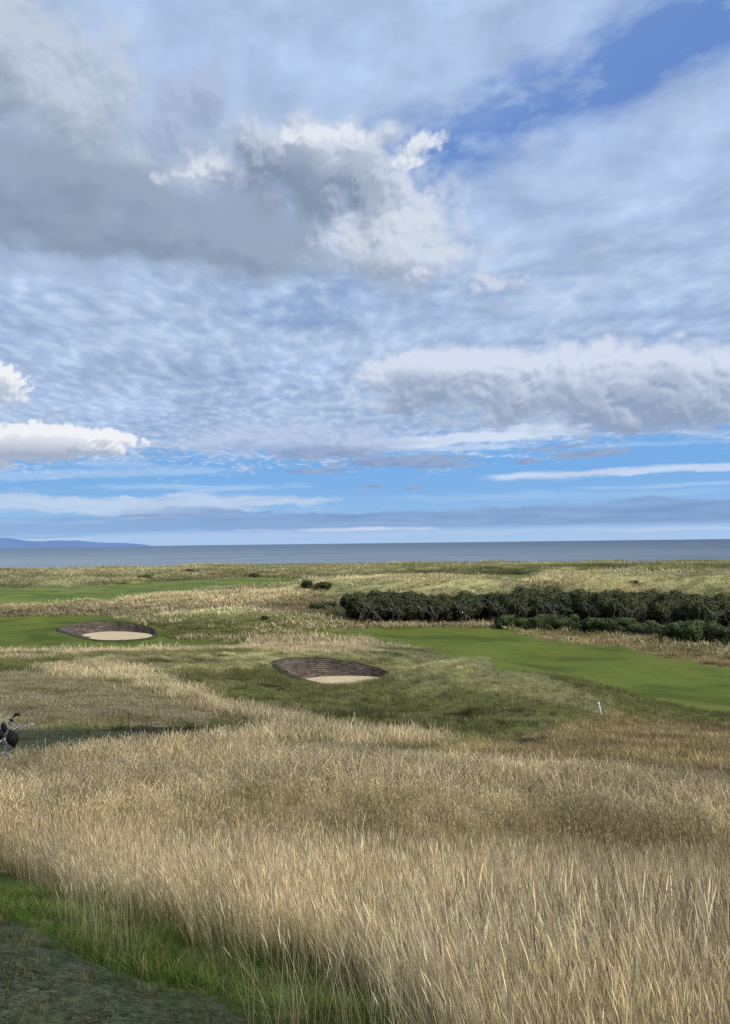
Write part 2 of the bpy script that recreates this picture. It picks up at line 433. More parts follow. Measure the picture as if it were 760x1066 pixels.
def ground_material(name, kind):
    m, nt, b = material(name)
    at_ = nt.nodes.new('ShaderNodeAttribute'); at_.attribute_name = 'cover'
    geo = nt.nodes.new('ShaderNodeNewGeometry'); P = geo.outputs['Position']
    sep = nt.nodes.new('ShaderNodeSeparateXYZ'); nt.links.new(P, sep.inputs[0])
    x, y = E(nt, sep.outputs[0]), E(nt, sep.outputs[1])
    if kind == 'rough':
        f1 = noise(nt, P, .55, 6, .6); f2 = noise(nt, P, 7, 5, .7); f3 = noise(nt, vec(nt, x*.05, y*.12), 1, 4)
        k = (f1-.5)*1.5 + (f2-.5)*1.6 + (f3-.5)*1.2
        b1 = mix(nt, (k*.5+.5).clamp(), (.42, .47, .38), (1.62, 1.52, 1.45))
        c = mix(nt, 1.0, at_.outputs['Color'], b1, 'MULTIPLY')
        patch = noise(nt, P, .22, 4, .6).ss(.52, .7)*.45
        c = mix(nt, patch, c, mix(nt, 1.0, c, (.62, .9, .6), 'MULTIPLY'))
        hgt = f2*.6+f1; bs, bd = .9, .15
    elif kind == 'turf':
        f1 = noise(nt, P, .12, 5, .6); f2 = noise(nt, P, 1.3, 5, .7); f3 = noise(nt, vec(nt, x*.6, y*.08), .35, 3)
        k = (f1-.5)*1.6+(f2-.5)*.7+(f3-.5)*.9
        b1 = mix(nt, (k*.6+.5).clamp(), (.50, .58, .5), (1.55, 1.4, 1.5))
        c = mix(nt, 1.0, at_.outputs['Color'], b1, 'MULTIPLY')
        # dry thinned patches and faint mower rows
        dry = noise(nt, vec(nt, x*.045, y*.13), 1, 5, .7).ss(.50, .72)*.7
        c = mix(nt, dry, c, (.13, .12, .04))
        row = noise(nt, vec(nt, (x*.35+y*.12), (x*.02+y*.4)), .35, 3, .5).ss(.36, .5)
        c = mix(nt, row, mix(nt, 1.0, c, (.62, .70, .62), 'MULTIPLY'), c)
        ln = noise(nt, vec(nt, x*.018+y*.01, y*.22+x*.03), 1, 3, .5); lines = (ln-.5).abs().ss(.012, .0)*noise(nt, P, .2, 3).ss(.4, .6)
        c = mix(nt, lines*.55, c, mix(nt, 1.0, c, (.55, .62, .5), 'MULTIPLY'))
        lush = noise(nt, vec(nt, x*.03+4, y*.16), 1, 5, .65).ss(.5, .68)*.55
        c = mix(nt, lush, c, mix(nt, 1.0, c, (.6, .78, .6), 'MULTIPLY'))
        hgt = f2+f1*2; bs, bd = .6, .15
    elif kind == 'mat':
        vo = nt.nodes.new('ShaderNodeTexVoronoi'); vo.feature = 'DISTANCE_TO_EDGE'; vo.inputs['Scale'].default_value = 46; vo.inputs['Randomness'].default_value = .7
        w = noise(nt, P, 3, 4, .6); w2 = noise(nt, P, 30, 4, .7)
        nt.links.new(vec(nt, (x*.8+y*.5)*.62+w*.25, (y*.9-x*.45)*1.5+w*.2), vo.inputs['Vector'])
        e = E(nt, vo.outputs[0])
        crack = (e+(w2-.5)*.10+(w-.5)*.12).ss(.085, .02)
        c0 = mix(nt, w2.ss(.3, .7), (.034, .046, .028), (.11, .128, .082))
        moss = (noise(nt, P, 1.6, 5, .65)+(w2-.5)*.4).ss(.45, .62)
        c1 = mix(nt, moss, c0, (.050, .068, .026))
        c1 = mix(nt, 1.0, c1, mix(nt, noise(nt, P, 24, 5, .75).ss(.3, .7), (.45, .46, .44), (1.45, 1.42, 1.4)), 'MULTIPLY')
        c1 = mix(nt, .25, c1, at_.outputs['Color'])
        crack = crack*(noise(nt, P, 5.5, 4, .65)+(w2-.5)*.5).ss(.36, .54)
        c = mix(nt, 1.0, c, (1, 1, 1), 'MULTIPLY') if False else mix(nt, crack*.9, c1, (.008, .010, .008))
        hgt = w2*.5+(1-crack)*.8; bs, bd = .7, .010
    else:
        f1 = noise(nt, P, 1.1, 5, .65); f2 = noise(nt, P, 16, 5, .7)
        k = (f1-.5)*1.3+(f2-.5)*1.3
        b1 = mix(nt, (k*.6+.5).clamp(), (.5, .5, .48), (1.35, 1.32, 1.3))
        c = mix(nt, 1.0, at_.outputs['Color'], b1, 'MULTIPLY'); hgt = f2; bs, bd = .6, .04
    nt.links.new(c, b.inputs['Base Color'])
    b.inputs['Roughness'].default_value = .95; b.inputs['Specular IOR Level'].default_value = .1
    bn = nt.nodes.new('ShaderNodeBump'); bn.inputs['Strength'].default_value = bs; bn.inputs['Distance'].default_value = bd
    nt.links.new(hgt.s, bn.inputs['Height']); nt.links.new(bn.outputs[0], b.inputs['Normal'])
    return m
M_rough = ground_material('rough_ground', 'rough'); M_turf = ground_material('mown_turf', 'turf')
M_mat = ground_material('rubber_matting', 'mat'); M_track = ground_material('sandy_track', 'track')
def region(name, sel, mat):
    q = quads[sel]
    if not len(q): return None
    u, inv = np.unique(q, return_inverse=True)
    me = np_mesh(name, VV[u], inv.reshape(q.shape), True, {'cover': CC[u]})
    return tag(link(name, me, mat), kind='structure')
qy = VV[quads[:, 0], 1]; qx = VV[quads[:, 0], 0]
is_f = qc == 2; is_g = qc == 3; is_m = qc == 7; is_t = qc == 8
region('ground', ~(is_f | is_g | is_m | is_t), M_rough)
region('fairway', is_f, M_turf)
region('putting_green', is_g, M_turf)
region('path', is_m, M_mat)
region('sandy_path', is_t, M_track)

# ------------------------------------------------------------------ bunkers
def sand_mat():
    m, nt, b = material('bunker_sand')
    geo = nt.nodes.new('ShaderNodeNewGeometry'); P = geo.outputs['Position']
    n = noise(nt, P, 2.2, 6, .6); n2 = noise(nt, P, 40, 3)
    c = mix(nt, (n*.7+n2*.3).ss(.35, .65), (.49, .40, .265), (.62, .51, .345))
    nt.links.new(c, b.inputs['Base Color']); b.inputs['Roughness'].default_value = .95; b.inputs['Specular IOR Level'].default_value = .1
    bn = nt.nodes.new('ShaderNodeBump'); bn.inputs['Strength'].default_value = .3; bn.inputs['Distance'].default_value = .05
    nt.links.new(n.s, bn.inputs['Height']); nt.links.new(bn.outputs[0], b.inputs['Normal']); return m
def turfwall_mat():
    m, nt, b = material('stacked_turf')
    at_ = nt.nodes.new('ShaderNodeAttribute'); at_.attribute_name = 'cover'
    geo = nt.nodes.new('ShaderNodeNewGeometry'); P = geo.outputs['Position']
    n = noise(nt, P, 5, 5, .7); n2 = noise(nt, P, 1.2, 3)
    f = (n*.6+n2*.4)
    c = mix(nt, 1.0, at_.outputs['Color'], mix(nt, f.ss(.35, .62), (.55, .55, .58), (1.5, 1.42, 1.35)), 'MULTIPLY')
    nt.links.new(c, b.inputs['Base Color']); b.inputs['Roughness'].default_value = 1; b.inputs['Specular IOR Level'].default_value = .05
    return m
M_sand = sand_mat(); M_wall = turfwall_mat(); M_lip = simple('turf_lip', (.045, .05, .022), .95, var=.45, scale=3)
def bunker(rim, floorD, layers, label, ex=.8):
    c = rim.mean(axis=0); zf = EYE-floorD
    root = empty('bunker', (c[0], c[1], zf)); tag(root, label, 'bunker', 'sand bunkers cut into the links')
    n = len(rim); L = rim-np.array((c[0], c[1], zf))
    L[:, 2] = smooth_h(rim[:, 0], rim[:, 1])-zf+.10
    rad_ = np.hypot(L[:, 0], L[:, 1]); side = ex*np.clip(-L[:, 0]/rad_, 0, 1)**1.5      # the face runs out gently on its left
    # stacked turf face: each sod steps in a little from the one below it
    V = []; Cc = []
    rows = layers*3
    for j in range(rows+1):
        t = j/rows; ly = j//3; ph = j % 3
        hz = np.maximum(L[:, 2], .06)
        z = .0+(hz+.25)*(1-t)-.25
        inset = (1-(1-t))*(np.clip(hz*.75, .05, 1.2)+side)+(.05 if ph == 0 else (.0 if ph == 1 else .02))
        rr = (rad_-inset-.02)/rad_
        wob = fbm(np.arange(n)*.35+ly*9.0, np.full(n, ly*3.7), 2, 77)*.035
        V.append(np.stack([L[:, 0]*(rr+wob/rad_), L[:, 1]*(rr+wob/rad_), z], -1))
        base_c = np.array((.088, .074, .064)) if ph else np.array((.120, .104, .088))
        var = 1+.7*fbm(np.arange(n)*.45, np.full(n, ly*5.1+ph*.8), 3, 5)
        Cc.append(base_c[None, :]*var[:, None])
    V = np.concatenate(V); Cc = np.concatenate(Cc)
    Fq = [(j*n+k, j*n+(k+1) % n, (j+1)*n+(k+1) % n, (j+1)*n+k) for j in range(rows) for k in range(n)]
    link('turf_wall', np_mesh('turf_wall', V, Fq, False, {'cover': Cc}), M_wall, root)
    # lip of shaggy turf round the edge
    V = []
    prof = [(.42, -.30), (.30, .02), (.10, .09), (-.04, .07), (-.07, -.03), (-.03, -.10)]
    for (o, dz) in prof:
        rr = (rad_+o)/rad_; wob = 1+fbm(np.arange(n)*.8, np.full(n, 2.0), 2, 8)*.06/rad_*8*.3
        X, Y = L[:, 0]*rr, L[:, 1]*rr
        V.append(np.stack([X*wob, Y*wob, L[:, 2]-.08+dz], -1))
    V = np.concatenate(V); m_ = len(prof)
    Fq = [(j*n+k, (j+1)*n+k, (j+1)*n+(k+1) % n, j*n+(k+1) % n) for j in range(m_-1) for k in range(n)]
    link('turf_lip', np_mesh('turf_lip', V, Fq, True), M_lip, root)
    V = []; rings = 14
    for j in range(rings+1):
        t = 1-j/rings*.999
        hz = np.clip(L[:, 2]*.75, .02, 1.2)
        rr = (rad_-hz*.8-side*.86+.1)/rad_*t
        X, Y = L[:, 0]*rr, L[:, 1]*rr
        z = .02+.10*t**4+.03*fbm(X/1.5+3, Y/1.5, 2, 4)
        V.append(np.stack([X, Y, z], -1))
    V = np.concatenate(V)
    Fq = [(j*n+k, j*n+(k+1) % n, (j+1)*n+(k+1) % n, (j+1)*n+k) for j in range(rings) for k in range(n)]
    link('sand', np_mesh('sand', V, Fq, True), M_sand, root)
    return root
bunker(RIMS[0], 9.32, 12, 'nearer sand bunker with dark stacked turf face cut into the grassy mound')
bunker(RIMS[1], 10.55, 10, 'farther sand bunker with dark turf face beside the left fairway', 3.2)

# ------------------------------------------------------------------ grass
def blade_tuft(n, R, H, w, seg, lean, spread, seed, heads=0, hw=.007, tipw=.15):
    """one tuft of ribbon blades; colour runs from the foot to the tip"""
    g = np.random.default_rng(seed); V = []; Fc = []; Cc = []
    for i in range(n):
        a = g.uniform(0, 2*math.pi); r = R*math.sqrt(g.uniform()); x0, y0 = r*math.cos(a), r*math.sin(a)
        h = H*g.uniform(.55, 1.08); o = g.normal(0, spread, 2)+np.array(lean)*g.uniform(.4, 1.5); cv = g.uniform(.3, 1.3)
        fa = g.uniform(0, math.pi); wx, wy = math.cos(fa)*w*.5, math.sin(fa)*w*.5
        tone = g.uniform(.3, 1.62); k0 = len(V)
        for s in range(seg+1):
            t = s/seg; bend = t**(1+cv)
            kx = math.sin(t*5+fa*3)*.012*h/.6; x = x0+o[0]*h*bend+kx*t; y = y0+o[1]*h*bend+kx*.7*t; z = h*t*(1-.18*bend*np.hypot(*o))-.03
            ww = (1-t*(1-tipw)) if s else .8
            V.append((x-wx*ww, y-wy*ww, z)); V.append((x+wx*ww, y+wy*ww, z)); Cc += [(t, tone, 0)]*2
        for s in range(seg): Fc.append((k0+2*s, k0+2*s+1, k0+2*s+3, k0+2*s+2))
        if g.uniform() < heads:
            # seed head: a narrow tapering plume past the tip
            dx, dy = o*h*.12; k1 = len(V); L = h*g.uniform(.12, .2)
            for (t, ww) in ((-.15, .3), (.3, 1), (.65, .75), (1, .1)):
                X, Y, Z = x+dx*t*1.6, y+dy*t*1.6, z+L*t*(1-.15*t)
                V.append((X-math.cos(fa+1.5)*hw*ww, Y-math.sin(fa+1.5)*hw*ww, Z)); V.append((X+math.cos(fa+1.5)*hw*ww, Y+math.sin(fa+1.5)*hw*ww, Z))
                Cc += [(1, tone*1.08, 1)]*2
            for s in range(3): Fc.append((k1+2*s, k1+2*s+1, k1+2*s+3, k1+2*s+2))
    return np_mesh('blades', V, Fc, False, {'blade': np.array(Cc)})

def grass_material(name, foot, tip_mix=1.0):
    m, nt, b = material(name)
    ti = nt.nodes.new('ShaderNodeAttribute'); ti.attribute_name = 'tint'; ti.attribute_type = 'INSTANCER'
    bl = nt.nodes.new('ShaderNodeAttribute'); bl.attribute_name = 'blade'
    sep = nt.nodes.new('ShaderNodeSeparateColor'); nt.links.new(bl.outputs['Color'], sep.inputs[0])
    t, tone = E(nt, sep.outputs[0]), E(nt, sep.outputs[1])
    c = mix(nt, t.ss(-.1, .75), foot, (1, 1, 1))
    c = mix(nt, 1.0, ti.outputs['Color'], c, 'MULTIPLY')
    cb = nt.nodes.new('ShaderNodeCombineColor')
    for i in range(3): nt.links.new(tone.s, cb.inputs[i])
    c = mix(nt, 1.0, c, cb.outputs[0], 'MULTIPLY')
    nt.nodes.remove(b)
    d = nt.nodes.new('ShaderNodeBsdfDiffuse'); tr = nt.nodes.new('ShaderNodeBsdfTranslucent'); ms = nt.nodes.new('ShaderNodeMixShader'); ms.inputs[0].default_value = .3
    nt.links.new(c, d.inputs[0]); nt.links.new(c, tr.inputs[0]); nt.links.new(d.outputs[0], ms.inputs[1]); nt.links.new(tr.outputs[0], ms.inputs[2])
    nt.links.new(ms.outputs[0], nt.nodes['Material Output'].inputs['Surface']); return m
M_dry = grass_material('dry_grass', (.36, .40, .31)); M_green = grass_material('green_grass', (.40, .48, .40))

def scatter(name, label, pts, rot, scl, idx_, tint, sources, mat):
    """grass of one kind: a point cloud whose points carry shared tuft geometry"""
    me = bpy.data.meshes.new(name); n = len(pts); me.vertices.add(n); me.vertices.foreach_set('co', pts.astype(np.float32).ravel())
    a = me.attributes.new('rot', 'FLOAT_VECTOR', 'POINT'); a.data.foreach_set('vector', rot.astype(np.float32).ravel())
    a = me.attributes.new('scl', 'FLOAT', 'POINT'); a.data.foreach_set('value', scl.astype(np.float32))
    a = me.attributes.new('idx', 'INT', 'POINT'); a.data.foreach_set('value', idx_.astype(np.int32))
    a = me.attributes.new('tint', 'FLOAT_COLOR', 'POINT'); c = np.ones((n, 4), np.float32); c[:, :3] = tint; a.data.foreach_set('color', c.ravel())
    o = link(name, me); tag(o, label, 'grass', kind='stuff')
    ng = bpy.data.node_groups.new(name+'_nodes', 'GeometryNodeTree')
    ng.interface.new_socket('Geometry', in_out='INPUT', socket_type='NodeSocketGeometry')
    ng.interface.new_socket('Geometry', in_out='OUTPUT', socket_type='NodeSocketGeometry')
    N = ng.nodes; Lk = ng.links.new
    gi = N.new('NodeGroupInput'); go = N.new('NodeGroupOutput')
    g2i = N.new('GeometryNodeGeometryToInstance')
    for s in reversed(sources):
        oi = N.new('GeometryNodeObjectInfo'); oi.inputs['Object'].default_value = s; oi.inputs['As Instance'].default_value = False
        sm = N.new('GeometryNodeSetMaterial'); sm.inputs['Material'].default_value = mat
        Lk(oi.outputs['Geometry'], sm.inputs[0]); Lk(sm.outputs[0], g2i.inputs[0])
    iop = N.new('GeometryNodeInstanceOnPoints'); iop.inputs['Pick Instance'].default_value = True
    def att(nm, dt):
        t = N.new('GeometryNodeInputNamedAttribute'); t.data_type = dt; t.inputs['Name'].default_value = nm; return t.outputs['Attribute']
    Lk(gi.outputs[0], iop.inputs['Points']); Lk(g2i.outputs[0], iop.inputs['Instance']); Lk(att('idx', 'INT'), iop.inputs['Instance Index'])
    e2r = N.new('FunctionNodeEulerToRotation'); Lk(att('rot', 'FLOAT_VECTOR'), e2r.inputs[0]); Lk(e2r.outputs[0], iop.inputs['Rotation'])
    Lk(att('scl', 'FLOAT'), iop.inputs['Scale']); Lk(iop.outputs[0], go.inputs[0])
    md = o.modifiers.new('grass', 'NODES'); md.node_group = ng
    return o
def sources(tag_, args):
    out = []
    for k, a in enumerate(args):
        out.append(bpy.data.objects.new('%s_tuft_source' % tag_, blade_tuft(*a)))    # never linked: only its mesh is used
    return out
LEAN = (-.10, -.02)
S_tall = sources('tall', [(34, .15, .60, .0018, 6, LEAN, .14, 100+k, .8, .0018) for k in range(9)])
S_mid = sources('mid', [(28, .20, .50, .0048, 3, LEAN, .17, 200+k, .5, .0058) for k in range(5)])
S_rough = sources('rough', [(22, .34, .36, .016, 2, (-.12, 0), .38, 300+k, .0) for k in range(5)])
S_far = sources('far', [(26, 1.0, .50, .07, 2, (-.1, 0), .45, 400+k, .0) for k in range(4)])
S_green = sources('green', [(26, .09, .16, .0034, 3, (-.05, 0), .45, 500+k, .0) for k in range(5)])
S_short = sources('short', [(22, .30, .14, .012, 2, (-.1, 0), .5, 600+k, .0) for k in range(4)])

def wedge(n, d0, d1, a=.60):
    r = np.sqrt(rng.uniform(d0*d0, d1*d1, n)); t = rng.uniform(-a, a, n); return r*np.sin(t), r*np.cos(t)
TIP = np.array([(.25,.26,.10), (.67,.56,.35), (.09,.14,.04), (.1,.15,.04), (.50,.42,.27), (.48,.385,.21),
                (.075,.125,.028), (.1,.1,.05), (.44,.38,.25), (.35,.355,.19), (.06,.065,.035), (.42,.40,.21), (.185,.188,.08)])
bunk = [scaled(r, 1.02) for r in RIMS]
def place(name, label, src, mat, n, d0, d1, prob, size, drop=.0, tintf=None, a=.60, tilt=.08):
    x, y = wedge(n, d0, d1, a); c0 = classes(x, y); near = d0 < 5; sp = .07 if near else np.clip((d0-8)*.05, 0, 1)*(.25+.022*np.hypot(x, y))
    c = classes(x+rng.normal(0, 1, n)*sp, y+rng.normal(0, 1, n)*sp*1.6)     # kinds of grass mingle along their borders
    hard = (c0 == 2) | (c0 == 3) | ((c0 == 7) & (not near)); c = np.where(hard, c0, np.where((c == 2) | (c == 3) | ((c == 7) & (not near)), c0, c)); k = rng.uniform(size=n) < prob(x, y, c)
    for bp in bunk: k &= ~inpoly(x, y, bp)
    x, y, c = x[k], y[k], c[k]; m = len(x)
    z = height(x, y, c)-drop
    rot = np.stack([rng.normal(0, tilt, m), rng.normal(0, tilt, m), rng.uniform(-.7, .7, m)], -1)
    tint = TIP[c]*(1+.5*fbm(x/(1.2+.03*d1), y/(1.2+.03*d1), 3, 90)[:, None])*rng.uniform(.8, 1.2, (m, 1))
    if tintf is not None: tint = tintf(x, y, c, tint)
    s = size(x, y, c)*rng.uniform(.75, 1.2, m)
    print(name, m)
    return scatter(name, label, np.stack([x, y, z], -1), rot, s, rng.integers(0, len(src), m), np.clip(tint, .01, 1), src, mat)

def tall_tint(x, y, c, t):
    d = np.hypot(x, y); f = sst(5, 9, d)[:, None]*.30
    swale = (sst(7.5, 9.5, d)*(1-sst(12.5, 15, d)))[:, None]
    t = np.where((c == 6)[:, None], TIP[1]*rng.uniform(.7, 1.15, (len(x), 1)), t)
    t = t*(1-.24*swale*np.array((.9, 1, 1.2)))*(1+.35*fbm(x/.5, y/.5, 3, 15)[:, None])
    g = sst(.15, .5, fbm(x/1.1, y/1.1, 3, 14))[:, None]*.45
    return t*(1-g)+np.array((.17, .19, .075))*g
def tall_prob(x, y, c):
    d = np.hypot(x, y); e = sst(-.55, .1, fbm(x/1.6, y/1.6, 3, 44))*.5+.5
    return np.where(c == 1, e, np.where((c == 6) & (d < 8), .03, 0))
def tall_size(x, y, c):
    d = np.hypot(x, y)
    return (.86+.25*fbm(x/2.2, y/2.2, 3, 66))*(1-.18*sst(8, 14, d))
place('tall_fescue_grass', 'tall dry tan grass with fine seed heads on the near slope', S_tall, M_dry, 12500, 2.0, 9.5, tall_prob, tall_size, tintf=tall_tint, a=.66)
place('dry_grass_bank', 'paler tall grass on the lower bank before the path', S_mid, M_dry, 15500, 9.2, 24, tall_prob, tall_size, tintf=tall_tint, a=.66)
place('green_undergrowth', 'short green grass growing below the tall stems and along the mat edge', S_green, M_green, 34000, 1.5, 8,
      lambda x, y, c: np.where(c == 6, .55+.4*sst(-.4, .2, fbm(x/.35, y/.35, 3, 33)), np.where(c == 7, np.where(fbm(x/.25, y/.25, 4, 31) > -.05, .95, .25), np.where(c == 1, .35, 0))),
      lambda x, y, c: np.where(c == 6, .28+.75*sst(-.3, .6, fbm(x/.35, y/.35, 4, 2)), np.where(c == 7, .18+.22*sst(0, .5, fbm(x/.2, y/.2, 3, 30)), 1.3)),
      tintf=lambda x, y, c, t: np.where((c == 7)[:, None], np.array((.075, .105, .048)), np.array((.095, .150, .034)))*rng.uniform(.45, 1.5, (len(x), 1))*(1+.5*fbm(x/.6, y/.6, 3, 35)[:, None])+np.where(rng.uniform(size=(len(x), 1)) < .16, 1, 0)*np.array((.22, .16, .09)), a=.75)
def r_prob(x, y, c):
    return np.select([c == 0, c == 1, c == 4, c == 5, c == 9, c == 10, c == 8, c >= 11], [1, 1, .30, .6, 1, .12, .25, 1], 0)
def r_size(x, y, c):
    n_ = 1+.35*fbm(x/4, y/4, 3, 12)
    return np.select([c == 1, c == 4, c == 5], [1.25, .5, .85], .72)*n_
def r_tint(x, y, c, t):
    f = sst(.0, .5, fbm(x/5, y/3.5, 4, 19))[:, None]
    o = (c == 0)[:, None]
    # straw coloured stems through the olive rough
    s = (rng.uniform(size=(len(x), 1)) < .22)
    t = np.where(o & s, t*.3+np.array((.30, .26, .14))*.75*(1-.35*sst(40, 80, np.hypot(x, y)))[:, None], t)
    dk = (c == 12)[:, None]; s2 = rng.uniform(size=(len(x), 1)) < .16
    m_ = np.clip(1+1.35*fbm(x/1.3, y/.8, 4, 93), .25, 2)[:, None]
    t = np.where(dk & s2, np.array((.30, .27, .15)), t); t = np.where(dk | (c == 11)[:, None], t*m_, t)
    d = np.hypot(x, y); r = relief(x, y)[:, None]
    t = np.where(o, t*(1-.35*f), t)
    far = (d > 95)[:, None]; w1_ = sst(100, 240, d)[:, None]*.65*(c == 1)[:, None]; t = t*(1-w1_)+TIP[9]*w1_; t = np.where(far, t*(1+.85*r), t)  # hump shading tinted into far grass; crests also drier and paler
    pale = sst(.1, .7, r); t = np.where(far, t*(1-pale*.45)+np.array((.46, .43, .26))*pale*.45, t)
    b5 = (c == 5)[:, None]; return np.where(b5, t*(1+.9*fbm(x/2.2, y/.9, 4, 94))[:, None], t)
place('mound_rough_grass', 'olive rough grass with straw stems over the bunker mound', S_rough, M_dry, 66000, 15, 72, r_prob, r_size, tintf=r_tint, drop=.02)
place('short_dry_turf', 'short flattened dry grass around the path and bank', S_short, M_dry, 70000, 15, 60,
      lambda x, y, c: np.select([c == 4, c == 5, c == 8, c == 10, c == 7], [.9*sst(-.5, .1, fbm(x/1.5, y/.6, 3, 47)), .9, .55, .3, .30*sst(-.2, .3, fbm(x/1.2, y/.7, 3, 46))], 0), lambda x, y, c: 1+.4*fbm(x/2, y/1.2, 3, 48),
      tintf=lambda x, y, c, t: t*np.where(fbm(x/2.5, y/.8, 4, 49)[:, None] > .12, np.array((.68, .68, .5)), 1), drop=.01, tilt=.2)
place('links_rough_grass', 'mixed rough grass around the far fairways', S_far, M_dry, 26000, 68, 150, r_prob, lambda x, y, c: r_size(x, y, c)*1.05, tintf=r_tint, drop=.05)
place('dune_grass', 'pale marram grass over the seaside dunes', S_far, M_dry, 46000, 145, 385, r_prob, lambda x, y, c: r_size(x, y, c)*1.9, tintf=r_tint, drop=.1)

# ------------------------------------------------------------------ sea and far coast
def sea_material():
    m, nt, b = material('sea_water')
    geo = nt.nodes.new('ShaderNodeNewGeometry'); P = geo.outputs['Position']
    sep = nt.nodes.new('ShaderNodeSeparateXYZ'); nt.links.new(P, sep.inputs[0])
    x, y = E(nt, sep.outputs[0]), E(nt, sep.outputs[1])
    r = (x*x+y*y).pow(.5); inv = 8000.0*r.pow(-1)            # wind bands widen with range
    az = x/r
    f = noise(nt, vec(nt, az*3.5, inv*1.3), 1.0, 5, .6); g = noise(nt, vec(nt, az*16, inv*6+4), 1.0, 5, .65)
    far = inv.ss(9, .6)
    c = mix(nt, ((f-.5)*1.6+(g-.5)*1.0+.5).clamp(), (.13, .18, .245), (.245, .305, .375))
    c = mix(nt, far, c, (.13, .185, .265))
    nt.links.new(c, b.inputs['Base Color']); b.inputs['Roughness'].default_value = .9; b.inputs['Specular IOR Level'].default_value = .05
    w = noise(nt, P, .05, 6, .7)
    bn = nt.nodes.new('ShaderNodeBump'); bn.inputs['Strength'].default_value = .15; bn.inputs['Distance'].default_value = 1
    nt.links.new(w.s, bn.inputs['Height']); nt.nodes.remove(b); df = nt.nodes.new('ShaderNodeBsdfDiffuse'); df.inputs['Roughness'].default_value = .6
    nt.links.new(c, df.inputs[0]); nt.links.new(bn.outputs[0], df.inputs['Normal']); nt.links.new(df.outputs[0], nt.nodes['Material Output'].inputs[0]); return m
V = []; Fc = []; na = 72; rr = [330, 700, 2000, 8000, 40000, 250000]
for r in rr:
    for k in range(na): V.append((r*math.sin(2*math.pi*k/na), r*math.cos(2*math.pi*k/na), 0))
for j in range(len(rr)-1):
    for k in range(na): Fc.append((j*na+k, j*na+(k+1) % na, (j+1)*na+(k+1) % na, (j+1)*na+k))
Fc = [f[::-1] for f in Fc]
tag(link('sea', np_mesh('sea', V, Fc), sea_material()), kind='structure')

def coast(name, dist, prof, col):
    m, nt, b = material(name+'_haze'); nt.nodes.remove(b)
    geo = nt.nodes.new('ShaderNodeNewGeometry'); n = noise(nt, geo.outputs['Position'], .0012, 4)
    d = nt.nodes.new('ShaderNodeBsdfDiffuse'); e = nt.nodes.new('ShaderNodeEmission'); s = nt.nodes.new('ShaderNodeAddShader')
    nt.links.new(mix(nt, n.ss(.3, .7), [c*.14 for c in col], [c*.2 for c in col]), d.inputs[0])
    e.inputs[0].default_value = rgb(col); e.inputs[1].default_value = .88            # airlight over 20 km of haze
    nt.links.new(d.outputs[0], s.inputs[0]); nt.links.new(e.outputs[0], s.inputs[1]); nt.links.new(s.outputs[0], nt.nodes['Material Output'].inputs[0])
    us = np.linspace(prof[0][0], prof[-1][0], 260); hs = np.interp(us, [p[0] for p in prof], [p[1] for p in prof])
    V = []; n_ = len(us)
    for k, (u, hpx) in enumerate(zip(us, hs)):
        a = math.atan((u-380)/FP); hm = max(0, hpx)*dist/FP*math.cos(a)*(1+.07*vnoise(np.array([u*.11]), np.array([1.]), 3)[0])
        for t, f in ((0, 0), (.35, .6), (.8, .95), (1.3, 1), (2.6, .55), (4.5, 0)):
            D = dist*(1+.05*t); V.append((D*math.sin(a), D*math.cos(a), hm*f-6))
    Fc = [(k*6+j, k*6+6+j, k*6+7+j, k*6+1+j) for k in range(n_-1) for j in range(5)]
    return tag(link(name, np_mesh(name, V, Fc), m), kind='structure')
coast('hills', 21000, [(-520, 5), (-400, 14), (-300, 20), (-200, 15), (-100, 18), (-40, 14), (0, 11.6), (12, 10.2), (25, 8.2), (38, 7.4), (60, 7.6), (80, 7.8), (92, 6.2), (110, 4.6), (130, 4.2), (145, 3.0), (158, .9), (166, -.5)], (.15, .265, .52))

# ------------------------------------------------------------------ shrubs
def leaf_material(name, dark, light, top):
    m, nt, b = material(name)
    oi = nt.nodes.new('ShaderNodeObjectInfo'); tc = nt.nodes.new('ShaderNodeTexCoord')
    at_ = nt.nodes.new('ShaderNodeAttribute'); at_.attribute_name = 'leaf'
    sep = nt.nodes.new('ShaderNodeSeparateColor'); nt.links.new(at_.outputs['Color'], sep.inputs[0])
    n = noise(nt, tc.outputs['Object'], 1.1, 4)
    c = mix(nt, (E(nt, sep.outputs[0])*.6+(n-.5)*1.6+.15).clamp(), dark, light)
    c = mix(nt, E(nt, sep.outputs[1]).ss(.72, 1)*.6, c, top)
    r = E(nt, oi.outputs['Random']); c = mix(nt, r*.6, c, mix(nt, 1.0, c, (1.8, 1.5, 1.0), 'MULTIPLY'))
    nt.links.new(c, b.inputs['Base Color']); b.inputs['Roughness'].default_value = .75; b.inputs['Specular IOR Level'].default_value = .2
    return m
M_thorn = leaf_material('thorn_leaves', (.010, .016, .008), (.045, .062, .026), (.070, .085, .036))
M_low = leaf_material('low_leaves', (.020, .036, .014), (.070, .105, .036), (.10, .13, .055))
M_bark = simple('weathered_bark', (.27, .24, .195), .9, var=.3, scale=3)
M_barkd = simple('dark_bark', (.09, .08, .065), .9, var=.3, scale=3)
